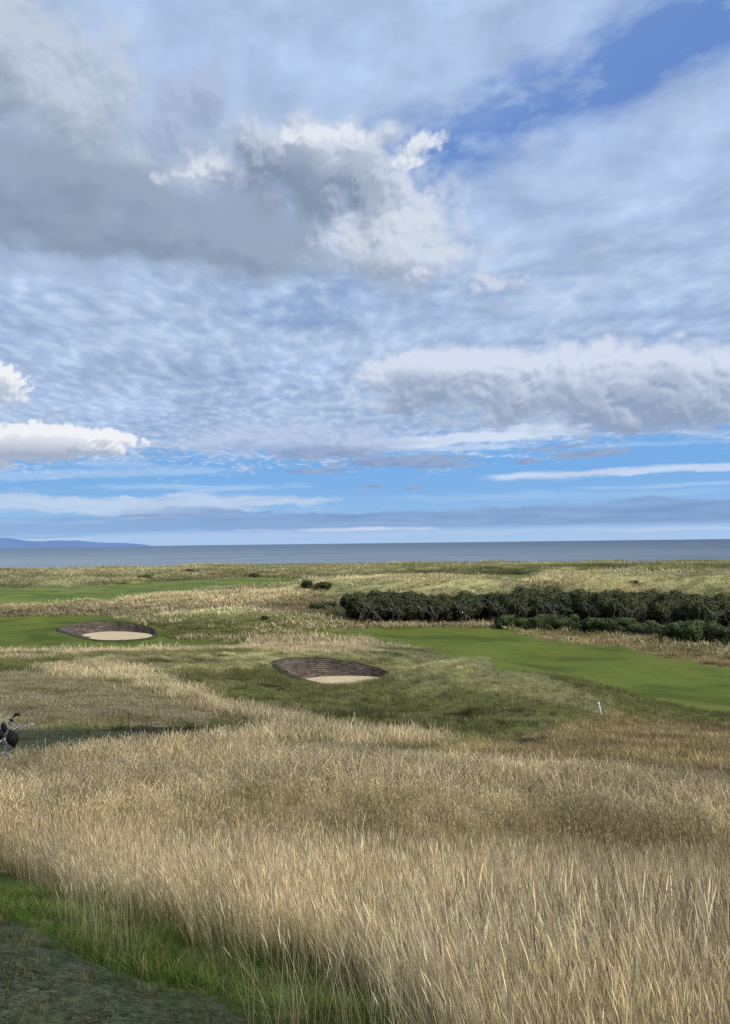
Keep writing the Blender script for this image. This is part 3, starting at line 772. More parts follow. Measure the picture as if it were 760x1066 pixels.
def crown_mesh(n, rx, ry, rz, leaf, seed, under=.25, lumps=9):
    g = np.random.default_rng(seed); V = []; Cc = []
    L = []
    for k in range(lumps):
        a = 2*math.pi*(k/lumps)+g.uniform(-.4, .4); q = g.uniform(.2, .62)
        L.append((math.cos(a)*q*rx, math.sin(a)*q*ry*.8+.22*ry, g.uniform(under, .76)*rz, g.uniform(.26, .5)))
    L.append((0, .15*ry, .55*rz, .55)); L = np.array(L)
    k = g.integers(0, len(L), n); d = g.normal(size=(n, 3)); d /= np.linalg.norm(d, axis=1)[:, None]
    r = g.uniform(.55, 1.3, n)**.6*L[k, 3]
    c = L[k, :3]+d*np.stack([r*rx, r*ry, r*rz*.62], -1); keep = (c[:, 2] > .04*rz); c = c[keep]; d = d[keep]; n = len(c)
    # leaf sprays: three-cornered bent cards, many and small
    t = g.normal(size=(n, 3)); t -= d*np.sum(t*d, 1)[:, None]*.6; t /= np.linalg.norm(t, axis=1)[:, None]
    bb = np.cross(d, t); s = leaf*g.uniform(.5, 1.35, (n, 1))
    P = [c-t*s, c+bb*s*.42, c+t*s, c-bb*s*.42]
    V = np.stack(P, 1).reshape(-1, 3); Fq = np.arange(4*n).reshape(n, 4)
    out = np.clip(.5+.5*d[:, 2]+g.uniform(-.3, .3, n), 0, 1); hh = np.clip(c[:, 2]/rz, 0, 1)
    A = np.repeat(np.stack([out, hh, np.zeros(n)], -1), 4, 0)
    # a dark twiggy heart so that the sky does not show right through
    m = MB()
    for q in L: m.blob(q[:3], (q[3]*rx*.66, q[3]*ry*.66, q[3]*rz*.42), n=8, m=6)
    hv = np.array(m.V); hv += (g.uniform(-1, 1, hv.shape)*.08*rz); hv[:, 2] = np.maximum(hv[:, 2], .05)
    tri = []
    for f in m.F: tri.append(f if len(f) == 4 else (f[0], f[1], f[2], f[2]))
    hf = [f for f in m.F if len(f) == 4]
    o = len(V); V = np.concatenate([V, hv]); Fq = np.concatenate([Fq, np.array(hf)+o])
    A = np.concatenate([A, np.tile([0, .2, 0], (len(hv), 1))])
    return np_mesh('crown', V, Fq, False, {'leaf': A})
def trunk_part(rx, rz, seed, lean, nst=4, r0=.07):
    g = random.Random(seed); m = MB()
    for k in range(nst):
        a = g.uniform(-2.9, -.2); R = rx*g.uniform(.35, .95)      # stems splay to the open side
        p0 = Vector((g.uniform(-.3, .3)*rx, g.uniform(-.3, .1)*rx, -.1)); p = p0.copy(); pts = [p.copy()]; rad = [r0]
        tgt = Vector((math.cos(a)*R, math.sin(a)*R*1.0-.25*rx, rz*g.uniform(.55, .85)))
        for s in range(1, 6):
            t = s/5; q = p0.lerp(tgt, t)+Vector((g.uniform(-1, 1), g.uniform(-1, 1), g.uniform(-.6, .6)))*.13*rx+Vector((0, 0, .25*rz*math.sin(math.pi*t)*.4))
            pts.append(q); rad.append(r0*(1-.72*t))
        m.tube(pts, rad, 5)
        for b in range(4):
            i = g.randint(2, 4); q0 = pts[i]; e = q0+Vector((g.uniform(-.5, .5)*rx, g.uniform(-.35, .12)*rx, g.uniform(.08, .32)*rz))
            m.tube([q0, q0.lerp(e, .5)+Vector((g.uniform(-.08, .08)*rx, 0, .06*rz)), e], [rad[i]*.8, rad[i]*.5, rad[i]*.25], 4)
    return m
def shrub_proto(name, rx, ry, rz, leaf, seed, mat, bark, n=2600, nst=5, under=.3, r0=.065, lumps=9):
    root = empty(name, (0, 0, 0))
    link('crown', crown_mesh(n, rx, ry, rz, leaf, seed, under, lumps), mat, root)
    trunk_part(rx, rz, seed, 0, nst, r0).build('trunk', bark, root)
    return root
def copy_tree(o, parent=None):
    c = o.copy(); COL.objects.link(c); c.parent = parent
    for ch in list(o.children): copy_tree(ch, c)
    return c
protos = {}
def put_shrub(key, make, x, y, s, sz, rz, label, group=None, cat='shrub', sink=.15):
    lst = protos.setdefault(key, [make(k) for k in range(4)] if key not in protos else None)
    k = put_shrub.n % 4; put_shrub.n += 1
    o = lst[k]
    if key+str(k) in put_shrub.used: o = copy_tree(o)
    put_shrub.used.add(key+str(k))
    o.location = (x, y, h1(x, y)-sink); o.rotation_euler = (0, 0, rz); o.scale = (s, s, sz)
    for kk in ('group', 'label', 'category'):
        if kk in o: del o[kk]
    tag(o, label, cat, group); return o
put_shrub.n = 0; put_shrub.used = set()
thorn = lambda k: shrub_proto('thorn_shrub', 2.2, 2.0, 4.6, .23, 30+k, M_thorn, M_bark, 7600, 8, .36, .065, 13)
lowm = lambda k: shrub_proto('low_shrub', 1.8, 1.5, 2.1, .16, 60+k, M_low, M_barkd, 3800, 4, .2, .04, 12)
small = lambda k: shrub_proto('dune_shrub', 1.4, 1.1, 1.0, .14, 90+k, M_thorn, M_barkd, 1400, 3, .2, .04)
g = random.Random(5)
THL = 'tall dark thorn shrub with pale bare stems, inside the long thicket behind the fairway'
# the thicket: front line of feet in the photograph, distance
front = [(372, 650, 97), (415, 651, 96.5), (460, 651, 96), (505, 649, 96), (550, 650, 94), (600, 652, 92), (650, 655, 89), (700, 658, 86), (760, 662, 83), (830, 668, 80)]
def lerp_front(t):
    i = min(int(t), len(front)-2); f = t-i; a, b = front[i], front[i+1]
    u, v, d = (a[k]*(1-f)+b[k]*f for k in range(3)); return ray(u, v)[0]*d, d
for row in range(4):
    nn = 19
    for k in range(nn):
        t = (k+.5*(row % 2)+g.uniform(-.2, .2)+.15)/nn*(len(front)-1); t = min(max(t, 0.02), len(front)-1.02)
        if row == 3 and t < 4: continue
        x, y = lerp_front(t); y += row*3.0+g.uniform(-.5, .5); x += g.uniform(-.4, .4)
        x = x*(y/(y-row*3.0))
        if row == 0 and 2.55 < t < 3.1: continue
        s = g.uniform(.82, 1.12); hgt = (.80 if t < 4 else .86)*g.uniform(.92, 1.05)*(.9 if row == 0 else 1)
        first = (row == 0 and k == 0)
        put_shrub('thorn', thorn, x, y, s, hgt, g.uniform(-.5, .5),
                  'dark rounded thorn shrub at the left end of the long thicket' if first else THL, None if first else 'thorn shrubs of the thicket')
lowf = [(520, 654, 90), (570, 657, 87.5), (620, 661, 84.5), (670, 667, 79.5), (720, 673, 75), (770, 678, 72), (830, 684, 69)]
for row in range(2):
    for k in range(15):
        t = (k+.5*row+g.uniform(-.15, .15)+.2)/15*(len(lowf)-1); i = min(int(t), len(lowf)-2); f = min(t-i, 1); a, b = lowf[i], lowf[i+1]
        u, v, d = (a[q]*(1-f)+b[q]*f for q in range(3)); d += 1.0+row*2.4+g.uniform(-.3, .3)
        put_shrub('low', lowm, ray(u, v)[0]*d, d, g.uniform(.8, 1.1)*(.75+.1*t*.5), g.uniform(.75, 1.0)*(.75+.4*t/6), g.uniform(-3, 3),
                  'low green shrub in the shorter row in front of the dark thicket', 'low shrubs in front of the thicket')
def solo(u, v, lo, s, sz, label, key='small', mk=small):
    x, y = hit(u, v, lo); return put_shrub(key, mk, x, y, s, sz, g.uniform(-3, 3), label)
solo(150, 603.5, 130, 1.7, 1.6, 'small dark shrub standing alone behind the far putting green')
solo(156, 604, 130, 1.3, 1.3, 'small shrub touching the lone dark one behind the far putting green')
solo(334, 614, 110, 1.7, 1.2, 'low dark shrub on the pale dune left of the thicket, upper of two')
solo(322, 612, 110, .9, .7, 'small olive shrub beside the upper dark one left of the thicket', 'low', lowm)
solo(337, 634, 95, 1.1, .5, 'low dark green shrub in the hollow left of the thicket, lower of two', 'low', lowm)
solo(348, 638, 95, 1.2, .3, 'flat green shrub spreading down the hollow toward the thicket', 'low', lowm)
solo(277, 645.5, 85, .5, .6, 'tiny dark shrub on top of the olive mound by the left bunker')
solo(266, 600, 150, 2.0, 1.5, 'dark shrub among the far dunes above the far green')
solo(200, 597, 200, 2.0, 1.2, 'small dark shrub high on the seaward dunes')
solo(661, 608, 110, .6, .6, 'small dark shrub on the pale dune crest above the thicket')

# ------------------------------------------------------------------ markers, fence, flag
M_white = simple('white_paint', (.78, .78, .76), .5, var=.06)
M_stone = simple('pale_weathered_post', (.22, .20, .15), .9, var=.3, scale=20)
M_pin = simple('dark_iron_pin', (.035, .035, .03), .6)
M_pinl = simple('galvanised_pin', (.30, .30, .27), .5)
M_rope = simple('dark_rope', (.075, .07, .055), .9)
M_flag = simple('yellow_flag_cloth', (.70, .62, .20), .8, var=.1)
def marker(x, y, h, r, mat, label, tilt=(0, 0), name='marker_post', cap=None):
    root = empty(name, (x, y, h1(x, y)-.05)); root.rotation_euler = (tilt[0], tilt[1], 0); tag(root, label, 'post')
    m = MB(); m.tube([(0, 0, -.15), (0, 0, h*.93), (0, 0, h*.97), (0, 0, h)], [r, r*.95, r*.8, r*.35], 12); m.build('shaft', mat, root)
    m = MB(); m.tube([(0, 0, h*.80), (0, 0, h*.84)], [r*1.12, r*1.12], 12); m.build('band', cap or mat, root)
    return root
p = hit(625.5, 746, 34)
marker(p[0], p[1], .60, .052, M_white, 'white marker post leaning slightly at the edge of the near fairway', (0, -.16), cap=simple('band_black', (.05, .05, .05), .6))
p = hit(366.5, 767, 24); marker(p[0], 30, .68, .06, M_stone, 'pale stubby post in dry grass below the nearer bunker', (0, .04))
fence = empty('rope_fence', (0, 0, 0)); tag(fence, 'low rope strung between two thin dark pins beside the far path', 'rope fence')
pa = hit(133.5, 762, 19); pb = hit(254, 766, 19); za, zb = h1(*pa), h1(*pb)
fence.location = (pa[0], pa[1], za)
ends = []
for (px, py, pz, h) in ((pa[0], pa[1], za, .52), (pb[0], pb[1], zb, .54)):
    l = Vector((px-pa[0], py-pa[1], pz-za))
    m = MB(); m.tube([l+Vector((0, 0, -.1)), l+Vector((0, 0, h))], .011, 8); m.blob(l+Vector((0, 0, h)), (.03, .03, .03)); m.build('pin', M_pin, fence); ends.append(l+Vector((0, 0, h)))
m = MB(); m.tube([ends[0].lerp(ends[1], t)-Vector((0, 0, .10*4*t*(1-t))) for t in np.linspace(0, 1, 14)], .006, 6); m.build('rope', M_rope, fence)
p = hit(47, 784, 16); marker(p[0], p[1], .42, .012, M_pinl, 'thin pale pin standing on the far path beside the golf bag', name='ground_pin')
p = hit(68, 611.5, 130)
fl = empty('golf_flag', (p[0], p[1], h1(*p))); tag(fl, 'thin flagstick with a small pale flag on the far green', 'golf flag')
m = MB(); m.tube([(0, 0, 0), (0, 0, 2.15)], .035, 8); m.build('pole', M_white, fl)
vs = []; fs = []
for i in range(7):
    for j in range(4): vs.append((i*.07, .03*math.sin(i*1.1), 2.1-j*.11-.015*i))
for i in range(6):
    for j in range(3): fs.append((i*4+j, i*4+j+1, i*4+j+5, i*4+j+4))
mm = MB(); mm.add(vs, fs); mm.build('flag', M_flag, fl)
m = MB(); m.tube([(0, 0, -.02), (0, 0, .015)], .09, 12); m.build('cup', M_pin, fl)

# ------------------------------------------------------------------ golf bag on its trolley
M_blk = simple('black_fabric', (.004, .0045, .0045), .8, var=.3, scale=20, bump=.3)
M_gry = simple('grey_fabric', (.10, .10, .10), .8, var=.2, scale=20)
M_brn = simple('brown_webbing', (.10, .075, .055), .8)
M_alu = simple('brushed_aluminium', (.62, .64, .68), .28, metal=.9, var=.08, scale=40)
M_chr = simple('chrome_steel', (.75, .77, .80), .16, metal=1, var=.05)
M_rub = simple('black_rubber', (.018, .018, .018), .7)
TX = ray(0, 790)[0]*17.7; TY = 17.7; TZ = h1(TX, TY)
base_p = Vector((TX, TY, TZ))
A = Vector((math.sin(.82), -.06, math.cos(.82))).normalized()          # lean of the bag
Sd = Vector((0, 1, 0)); Sd = (Sd-A*Sd.dot(A)).normalized(); Nn = A.cross(Sd)    # Nn: away from the slope of the bag
if Nn.z < 0: Nn = -Nn
BB = Vector((-.56, 0, .24)); BL = .84
MA = Matrix((Nn, Sd, A)).transposed()
bag = empty('golf_bag', base_p); tag(bag, 'black golf bag leaning on a push trolley at the left edge of the path', 'golf bag')
m = MB(); m.tube([BB+A*t for t in (0, .03, .1, .3, .5, .7, .8, BL)], [.115, .128, .13, .132, .128, .125, .135, .14], 20); m.build('body', M_blk, bag)
m = MB(); m.tube([BB+A*(BL-.03), BB+A*BL, BB+A*(BL+.03)], [.146, .152, .146], 20); m.build('rim', M_gry, bag)
m = MB(); m.blob(BB+A*.32+Nn*.12, (.07, .10, .22), MA, 12, 9); m.build('front_pocket', M_gry, bag)
m = MB(); m.blob(BB+A*.36+Sd*-.12, (.09, .055, .28), MA, 12, 9); m.build('side_pocket', M_blk, bag)
m = MB(); m.tube([BB+A*.76+Nn*.12, BB+A*.62+Nn*.23, BB+A*.45+Nn*.25, BB+A*.25+Nn*.17], .016, 6); m.build('strap', M_brn, bag)
tro = empty('golf_trolley', base_p); tag(tro, 'silver framed golf push trolley carrying the black bag at the left edge', 'golf trolley')
und = BB-Nn*.17
m = MB(); m.tube([und-A*.08, und+A*.35, und+A*.75, und+A*.80], .017, 10)
m.tube([und-A*.02, und-A*.02+Nn*.2], .014, 8); m.tube([und+A*.70-Sd*.13, und+A*.70+Sd*.13], .014, 8); m.build('frame', M_alu, tro)
m = MB(); m.tube([und+A*.62, Vector((.20, -.05, .62)), Vector((.13, -.06, .36)), Vector((.22, -.06, .24))], .013, 8); m.build('strut', M_alu, tro)
m = MB()
Rb = Matrix.Rotation(math.radians(34), 3, 'Y')
m.box((.215, -.10, .275), (.24, .035, .05), Rb); m.box((.235, -.03, .262), (.24, .03, .035), Rb); m.box((.10, -.06, .30), (.10, .12, .03), Rb)
m.build('bracket', M_alu, tro, smooth=False, bevel=.006)
m = MB(); m.tube([Vector((.22, -.06, .26)), Vector((.28, -.06, .13))], .016, 8); m.build('fork', M_alu, tro)
def wheel(c, R):
    m = MB(); n = 20; vs = []; fs = []; k = 8; r = .022
    for i in range(n):
        a = 2*math.pi*i/n
        for j in range(k):
            b = 2*math.pi*j/k; q = R-r+r*math.cos(b); vs.append((c[0]+q*math.cos(a), c[1]+r*math.sin(b), c[2]+q*math.sin(a)))
    for i in range(n):
        for j in range(k): fs.append((i*k+j, ((i+1) % n)*k+j, ((i+1) % n)*k+(j+1) % k, i*k+(j+1) % k))
    m.add(vs, fs); w = m.build('wheel', M_rub, tro)
    m = MB(); m.tube([(c[0], c[1]-.03, c[2]), (c[0], c[1]+.03, c[2])], .03, 12)
    for i in range(6):
        a = math.pi*i/3; m.tube([(c[0], c[1], c[2]), (c[0]+(R-.03)*math.cos(a), c[1], c[2]+(R-.03)*math.sin(a))], .008, 6)
    m.build('rim', M_alu, w)
wheel((-.62, -.32, .15), .15); wheel((-.62, .32, .15), .15); wheel((.28, -.06, .11), .11)
m = MB(); m.tube([(-.62, -.32, .15), (-.62, .32, .15)], .012, 8); m.build('axle', M_alu, tro)
m = MB(); m.tube([und+A*.75, und+A*.72-Nn*.25, Vector((-.75, 0, .95)), Vector((-.88, 0, .98))], .015, 8); m.tube([(-.88, -.14, .98), (-.88, .14, .98)], .02, 8); m.build('handle', M_alu, tro)
# clubs: (sideways offset, out offset, reach past the rim, kind, turn)
def iron(T, c):
    M = T
    vs = []; prof = [(0, 0), (.03, -.012), (.085, -.004), (.098, .028), (.088, .052), (.05, .04), (.012, .022)]
    for sx in (-1, 1):
        for (a, b) in prof: vs.append(Vector(c)+M@Vector((a, sx*.007*(1.5 if b < .01 else 1), b)))
    n = len(prof); m = MB(); fs = [tuple(range(n-1, -1, -1)), tuple(range(n, 2*n))]+[(i, (i+1) % n, n+(i+1) % n, n+i) for i in range(n)]
    return m.add(vs, fs)
clubs = [
 (.00, .05, .42, 'iron', .15, 'golf club with a bright curved iron head reaching farthest right'),
 (-.04, .00, .34, 'iron', .3, 'golf club with a chrome blade just left of the farthest one'),
 (.05, -.03, .27, 'iron', .0, 'golf club whose bright short head sits lowest above the hanging cover'),
 (.02, .09, .46, 'cover', .0, 'golf club wearing the topmost small black head cover'),
 (-.06, .08, .36, 'wood', .4, 'golf club with a dark rounded head just below the topmost cover'),
 (.07, .07, .30, 'iron', .5, 'golf club with a slim blade behind the dark rounded head'),
 (-.08, .03, .20, 'iron', .7, 'golf club with a short silver head close to the bag rim'),
 (.00, .00, .24, 'iron', .9, 'golf club sunk low in the middle of the bag'),
 (-.03, .11, .28, 'iron', 1.2, 'golf club at the upper side of the bag opening'),
 (.08, .01, .19, 'wood', .6, 'golf club with a small dark wood head resting on the rim'),
]
HEADS = [(.70, .95), (.53, .92), (.38, .87), (.36, 1.17), (.29, 1.08), (.22, .99), (.30, .97), (.14, .93), (.10, 1.05), (.05, .93)]; hi_ = 0
for (so, no, reach, kind, turn, label) in clubs:
    ob = empty('golf_club', base_p); tag(ob, label, 'golf club', 'golf clubs standing in the bag')
    p0 = BB+A*.25+Sd*so*.5+Nn*no*.5; p1 = Vector((HEADS[hi_][0], so*1.8-.02, HEADS[hi_][1])); hi_ += 1
    dr = (p1-p0).normalized(); pl = p1-Vector(p1)+p1
    m = MB(); m.tube([p0, p1], .0085, 8); m.build('shaft', M_rub if hi_ % 2 == 0 else M_chr, ob)
    side = Vector((math.cos(turn)*.95, -math.sin(turn), .02)).normalized(); side = (side-dr*side.dot(dr)*.45).normalized()
    n2 = side.cross(dr).normalized(); up2 = n2.cross(side).normalized()
    if up2.z < 0: up2 = -up2; n2 = -n2
    T = Matrix((side, n2, up2)).transposed()
    if kind == 'iron': iron(T, p1).build('head', M_chr, ob, smooth=False, bevel=.002)
    elif kind == 'wood': mm = MB(); mm.blob(p1+side*.04, (.06, .045, .028), T, 14, 9); mm.build('head', M_blk, ob)
    else:
        mm = MB(); mm.blob(p1+side*.03, (.07, .05, .035), T, 14, 9); mm.tube([p1-dr*.10, p1], [.02, .03], 10); mm.build('head_cover', M_blk, ob)
hc = empty('head_cover', base_p); tag(hc, 'large black pear shaped cover hanging in front of the clubs', 'head cover')
top = Vector((.33, -.22, .87)); m = MB()
rs = [.02, .045, .085, .118, .128, .124, .105, .07, .03, .004]
m.tube([top+Vector((.012*i, 0, -.046*i)) for i in range(10)], rs, 16); m.build('body', M_blk, hc)
m = MB(); m.tube([BB+A*(BL+.04)+Vector((0, -.1, 0)), Vector((.24, -.2, .90)), top], .01, 6); m.build('cord', M_rub, hc)
sl = empty('head_cover', base_p); tag(sl, 'narrow black sleeve cover just left of the large hanging cover', 'head cover')
m = MB(); m.tube([Vector((.15, -.2, 1.03)), Vector((.17, -.2, .97)), Vector((.19, -.2, .88)), Vector((.21, -.2, .80))], [.02, .06, .065, .02], 14); m.build('body', M_blk, sl)
m = MB(); m.tube([Vector((.15, -.2, 1.03)), Vector((.12, -.15, .92)), BB+A*(BL+.03)], .008, 6); m.build('cord', M_rub, sl)

# ------------------------------------------------------------------ sky: a cloud dome far out, lit clouds computed per point
_gr = np.random.default_rng(99); _ga = _gr.uniform(0, 2*math.pi, (256, 256)); _gt = np.stack([np.cos(_ga), np.sin(_ga)], -1).astype(np.float32)
def gnoise(x, y, s=0):
    x = np.asarray(x, np.float32)+np.float32(s*7.31 % 256); y = np.asarray(y, np.float32)+np.float32(s*3.17 % 256)
    x, y = np.broadcast_arrays(x, y)
    ix = np.floor(x); iy = np.floor(y); fx = x-ix; fy = y-iy; ix = ix.astype(np.int32); iy = iy.astype(np.int32)
    ux = fx*fx*fx*(fx*(fx*6-15)+10); uy = fy*fy*fy*(fy*(fy*6-15)+10)
    def g(i, j):
        t = _gt[(ix+i) & 255, (iy+j) & 255]; return t[..., 0]*(fx-i)+t[..., 1]*(fy-j)
    a = g(0, 0)*(1-ux)+g(1, 0)*ux; b = g(0, 1)*(1-ux)+g(1, 1)*ux
    return (a*(1-uy)+b*uy)*1.5
def gf(x, y, o=5, s=0, r=.55, lac=2.03):
    t = 0; a = 1.; n = 0
    for i in range(o):
        t = t+a*gnoise(x, y, s+i*13); n += a*.62; a *= r
        x, y = (x*.8-y*.6)*lac+3.7, (x*.6+y*.8)*lac+1.3
    return t/n                                       # about -1..1
def billow(x, y, o=5, s=0, r=.5, lac=2.1):
    t = 0; a = 1.; n = 0
    for i in range(o):
        t = t+a*(2.9*np.abs(gnoise(x, y, s+i*13))-.25); n += a; a *= r
        x, y = (x*.8-y*.6)*lac+3.7, (x*.6+y*.8)*lac+1.3
    return t/n                                       # rounded lobes, about -.3..1
def lerp(a, b, f):
    a = np.asarray(a, float); b = np.asarray(b, float); return a+(b-a)*np.asarray(f)[..., None]
STEP = 1.25
sS = np.arange(-560, 560.1, STEP); sT = np.concatenate([[-30, -12], np.arange(-4, 60, 1.0), np.arange(60, 640, STEP)])
S, T = np.meshgrid(sS, sT); S0, T0 = S, T
def st(u, v):
    r = ray(u, v); n = np.linalg.norm(r); return math.atan2(r[0], r[1])*800, math.asin(r[2]/n)*800
def blob(u, v, a, b, turn=0, p=1.0, sq=1.0):
    s, t = st(u, v); c, q = math.cos(math.radians(turn)), math.sin(math.radians(turn))
    x = S-s; y = T-t; xr = (x*c+y*q)/a; yr = (y*c-x*q)/b
    return np.exp(-(xr*xr+yr*yr)**sq)*p
def tv(u, v): return st(u, v)[1]
def rise(v0, v1): return sst(tv(380, v0), tv(380, v1), T)
def dn(v0, v1): return 1-rise(v1, v0)
Zr = np.maximum(np.sin(T/800), .004); El = np.cos(T/800)
DX = np.sin(S/800)*El/(Zr+.035); DY = np.cos(S/800)*El/(Zr+.035)
# --- clear sky
C = np.zeros(S.shape+(3,))
C[:] = lerp((.32, .53, .80), (.185, .42, .79), sst(0, 85, T)) 
C = C+(np.array((.135, .26, .60))-C)*sst(120, 420, T)[..., None]
C = lerp(C, (.42, .58, .84), np.exp(-(np.maximum(T, 0)/11)**2)*.75)
# --- high ripple deck
w1 = gf(DX*.7, DY*.7, 3, 1); w2 = gf(DX*.7+9, DY*.7, 3, 2)
fine = gf(DX*13+w1*.8, DY*6.6+w2*.8, 3, 11, .5); fine = np.where(fine > 0, fine*1.3, fine*.7)*1.15
rip = gf(DX*3.6+w1*.8, DY*6.0+w2*1.1+DX*.9, 5, 21, .52)
rib = gf(DX*1.2, DY*1.6+w1, 5, 31, .6)
thin = gf(S/230-T/500, T/120, 5, 33, .52)
lf = sst(150, -130, S-(.6*(T-180))) if False else 1-sst(-130, 160, S)
low = 1-sst(150, 330, T)
tex = fine*(.30+.70*np.clip(lf*.6+low*.6, 0, 1))*.85+rip*(.30+.70*(1-lf*low))*.60
s0, t0 = st(590, 88); s1, t1 = st(720, 20); ang = math.degrees(math.atan2(t1-t0, s1-s0))
gap = blob(590, 92, 190, 36, ang-3, 1.15)+blob(735, 15, 90, 34, ang, .8)+blob(470, 160, 90, 34, 26, .75)
gap = gap*np.clip(.88+.55*gf(S/60, T/22, 6, 41, .62)-.45*tex, .15, 1.4)
fadeA = sst(tv(380, 486), tv(380, 452), T+rib*22+tex*16-S*.03)
thick = 1.0+thin*.22+rib*.14-gap*.95
opac = np.clip(thick+.15+tex*.12, 0, .985)*fadeA
shA = np.clip(.52+tex*.46+rib*.25+thin*.22, 0, 1)
cA = lerp((.265, .38, .61), (.52, .645, .85), shA)
cA = lerp(cA, (.37, .51, .80), sst(tv(380, 330), tv(380, 100), T)*.40)
hazeL = np.clip(blob(330, 45, 300, 75, 8, .85)*(1+.8*thin+.5*gf(S/70, T/40, 5, 43)), 0, 1); cA = lerp(cA, (.44, .575, .80), hazeL*.7); cA = cA*(1+.16*gf(S/80, T/45, 5, 44, .6))[..., None]
opac = np.maximum(opac, hazeL*.85)
C = lerp(C, cA, opac)
# --- cirrus and stratus streaks
def streak(u0, u1, v, h, p, col, seed, tilt=0.0, rough=.62, cover=.5):
    t_ = st((u0+u1)/2, v)[1]; q = np.where(np.abs(sT-t_) < h*3+abs(tilt)*300+14)[0]; W = slice(q[0], q[-1]+1); S, T = S0[W], T0[W]
    s, t = st((u0+u1)/2, v); a = abs(st(u1, v)[0]-st(u0, v)[0])/2
    x = (S-s)/a; y = T-t-(S-s)*tilt+gf(S/60, T*0+seed, 4, int(seed*7))*h*.45
    n = gf(S/80, y/6.5+seed, 6, int(seed*11), rough); m = np.exp(-x**4-(y/h)**2)
    al = sst(1-cover, 1-cover+.5, m*1.1+n*.42)*p
    C[W] = lerp(C[W], np.asarray(col)*(1+.10*n[..., None]), al)
streak(-140, 400, 524, 12, .8, (.54, .66, .84), 1.1, .010, cover=.58)
streak(60, 340, 507, 4.5, .5, (.46, .63, .87), 2.2, 0)
streak(-80, 260, 492, 7, .5, (.46, .63, .88), 2.9, .035, cover=.6)
streak(70, 180, 484, 6, .6, (.42, .58, .86), 9.4)
streak(385, 620, 455, 9, .95, (.64, .74, .90), 3.7, .05, cover=.58)
streak(400, 560, 466, 4, .55, (.60, .71, .90), 4.1, .02)
streak(490, 700, 444, 4, .6, (.60, .70, .88), 4.6, .02)
streak(470, 860, 490, 5.5, .85, (.58, .69, .88), 5.5, .014, cover=.56)
streak(560, 860, 505, 2.6, .5, (.45, .62, .88), 6.0)
streak(330, 820, 516, 5, .35, (.40, .58, .87), 6.3)
streak(560, 800, 462, 3, .4, (.42, .58, .86), 6.9)
# --- blue-grey bank over the horizon
bt = gf(S/42, T*0+2.5, 5, 51, .62); bt2 = gf(S/210, T*0+7, 2, 53)
bh = gf(S/130, T/9, 5, 55, .6)
Tb = T-bt*4.5-bt2*6-sst(200, 400, S)*7
bank = sst(tv(380, 531), tv(380, 534.5), Tb)*0
bank = (1-sst(tv(380, 534), tv(380, 530), Tb))*sst(tv(380, 553), tv(380, 547), T+bh*3)*sst(-330, -90, S+bh*40)
C = lerp(C, lerp((.185, .31, .55), (.275, .42, .67), np.clip(.5+bh*.6, 0, 1)), np.clip(bank*(.86-.25*bh), 0, 1))
bank2 = sst(.25, .75, blob(60, 549, 230, 8, 0, 1.1)+bh*.5)
C = lerp(C, (.25, .395, .66), bank2*.65)
streak(-60, 860, 556, 3.4, .45, (.47, .58, .80), 7.7, .006, cover=.6)
streak(230, 480, 551, 2.6, .8, (.60, .67, .84), 8.1, .004)
streak(560, 860, 551, 2.0, .55, (.52, .62, .83), 8.3, .006)
streak(0, 110, 562, 2.2, .7, (.56, .65, .83), 8.8, .0)
streak(-60, 140, 543, 3.0, .35, (.40, .54, .82), 8.9, .0)
# --- small grey-violet bars
def bar(u, v, a, b, sd, tilt=1.5, p=.9, c0=(.20, .285, .49), c1=(.33, .42, .62)):
    global C
    n = gf(S/34, T/8, 6, sd, .62); al = sst(.34, .78, blob(u, v, a, b, tilt, 1.05)+n*.42)*p
    C = lerp(C, lerp(c0, c1, np.clip(.45+n*.8+sst(-b, b, T-tv(u, v))*.3, 0, 1)), al)
for k, b in enumerate([(420, 480, 85, 7), (335, 470, 70, 9), (615, 472, 50, 4.5), (548, 480, 16, 3.2), (330, 490, 46, 3), (455, 485, 46, 3), (388, 506, 13, 2.6), (430, 508, 10, 2.2), (165, 536, 50, 1.6), (165, 541, 28, 1.2), (575, 466, 40, 2)]):
    bar(*b, 70+k)

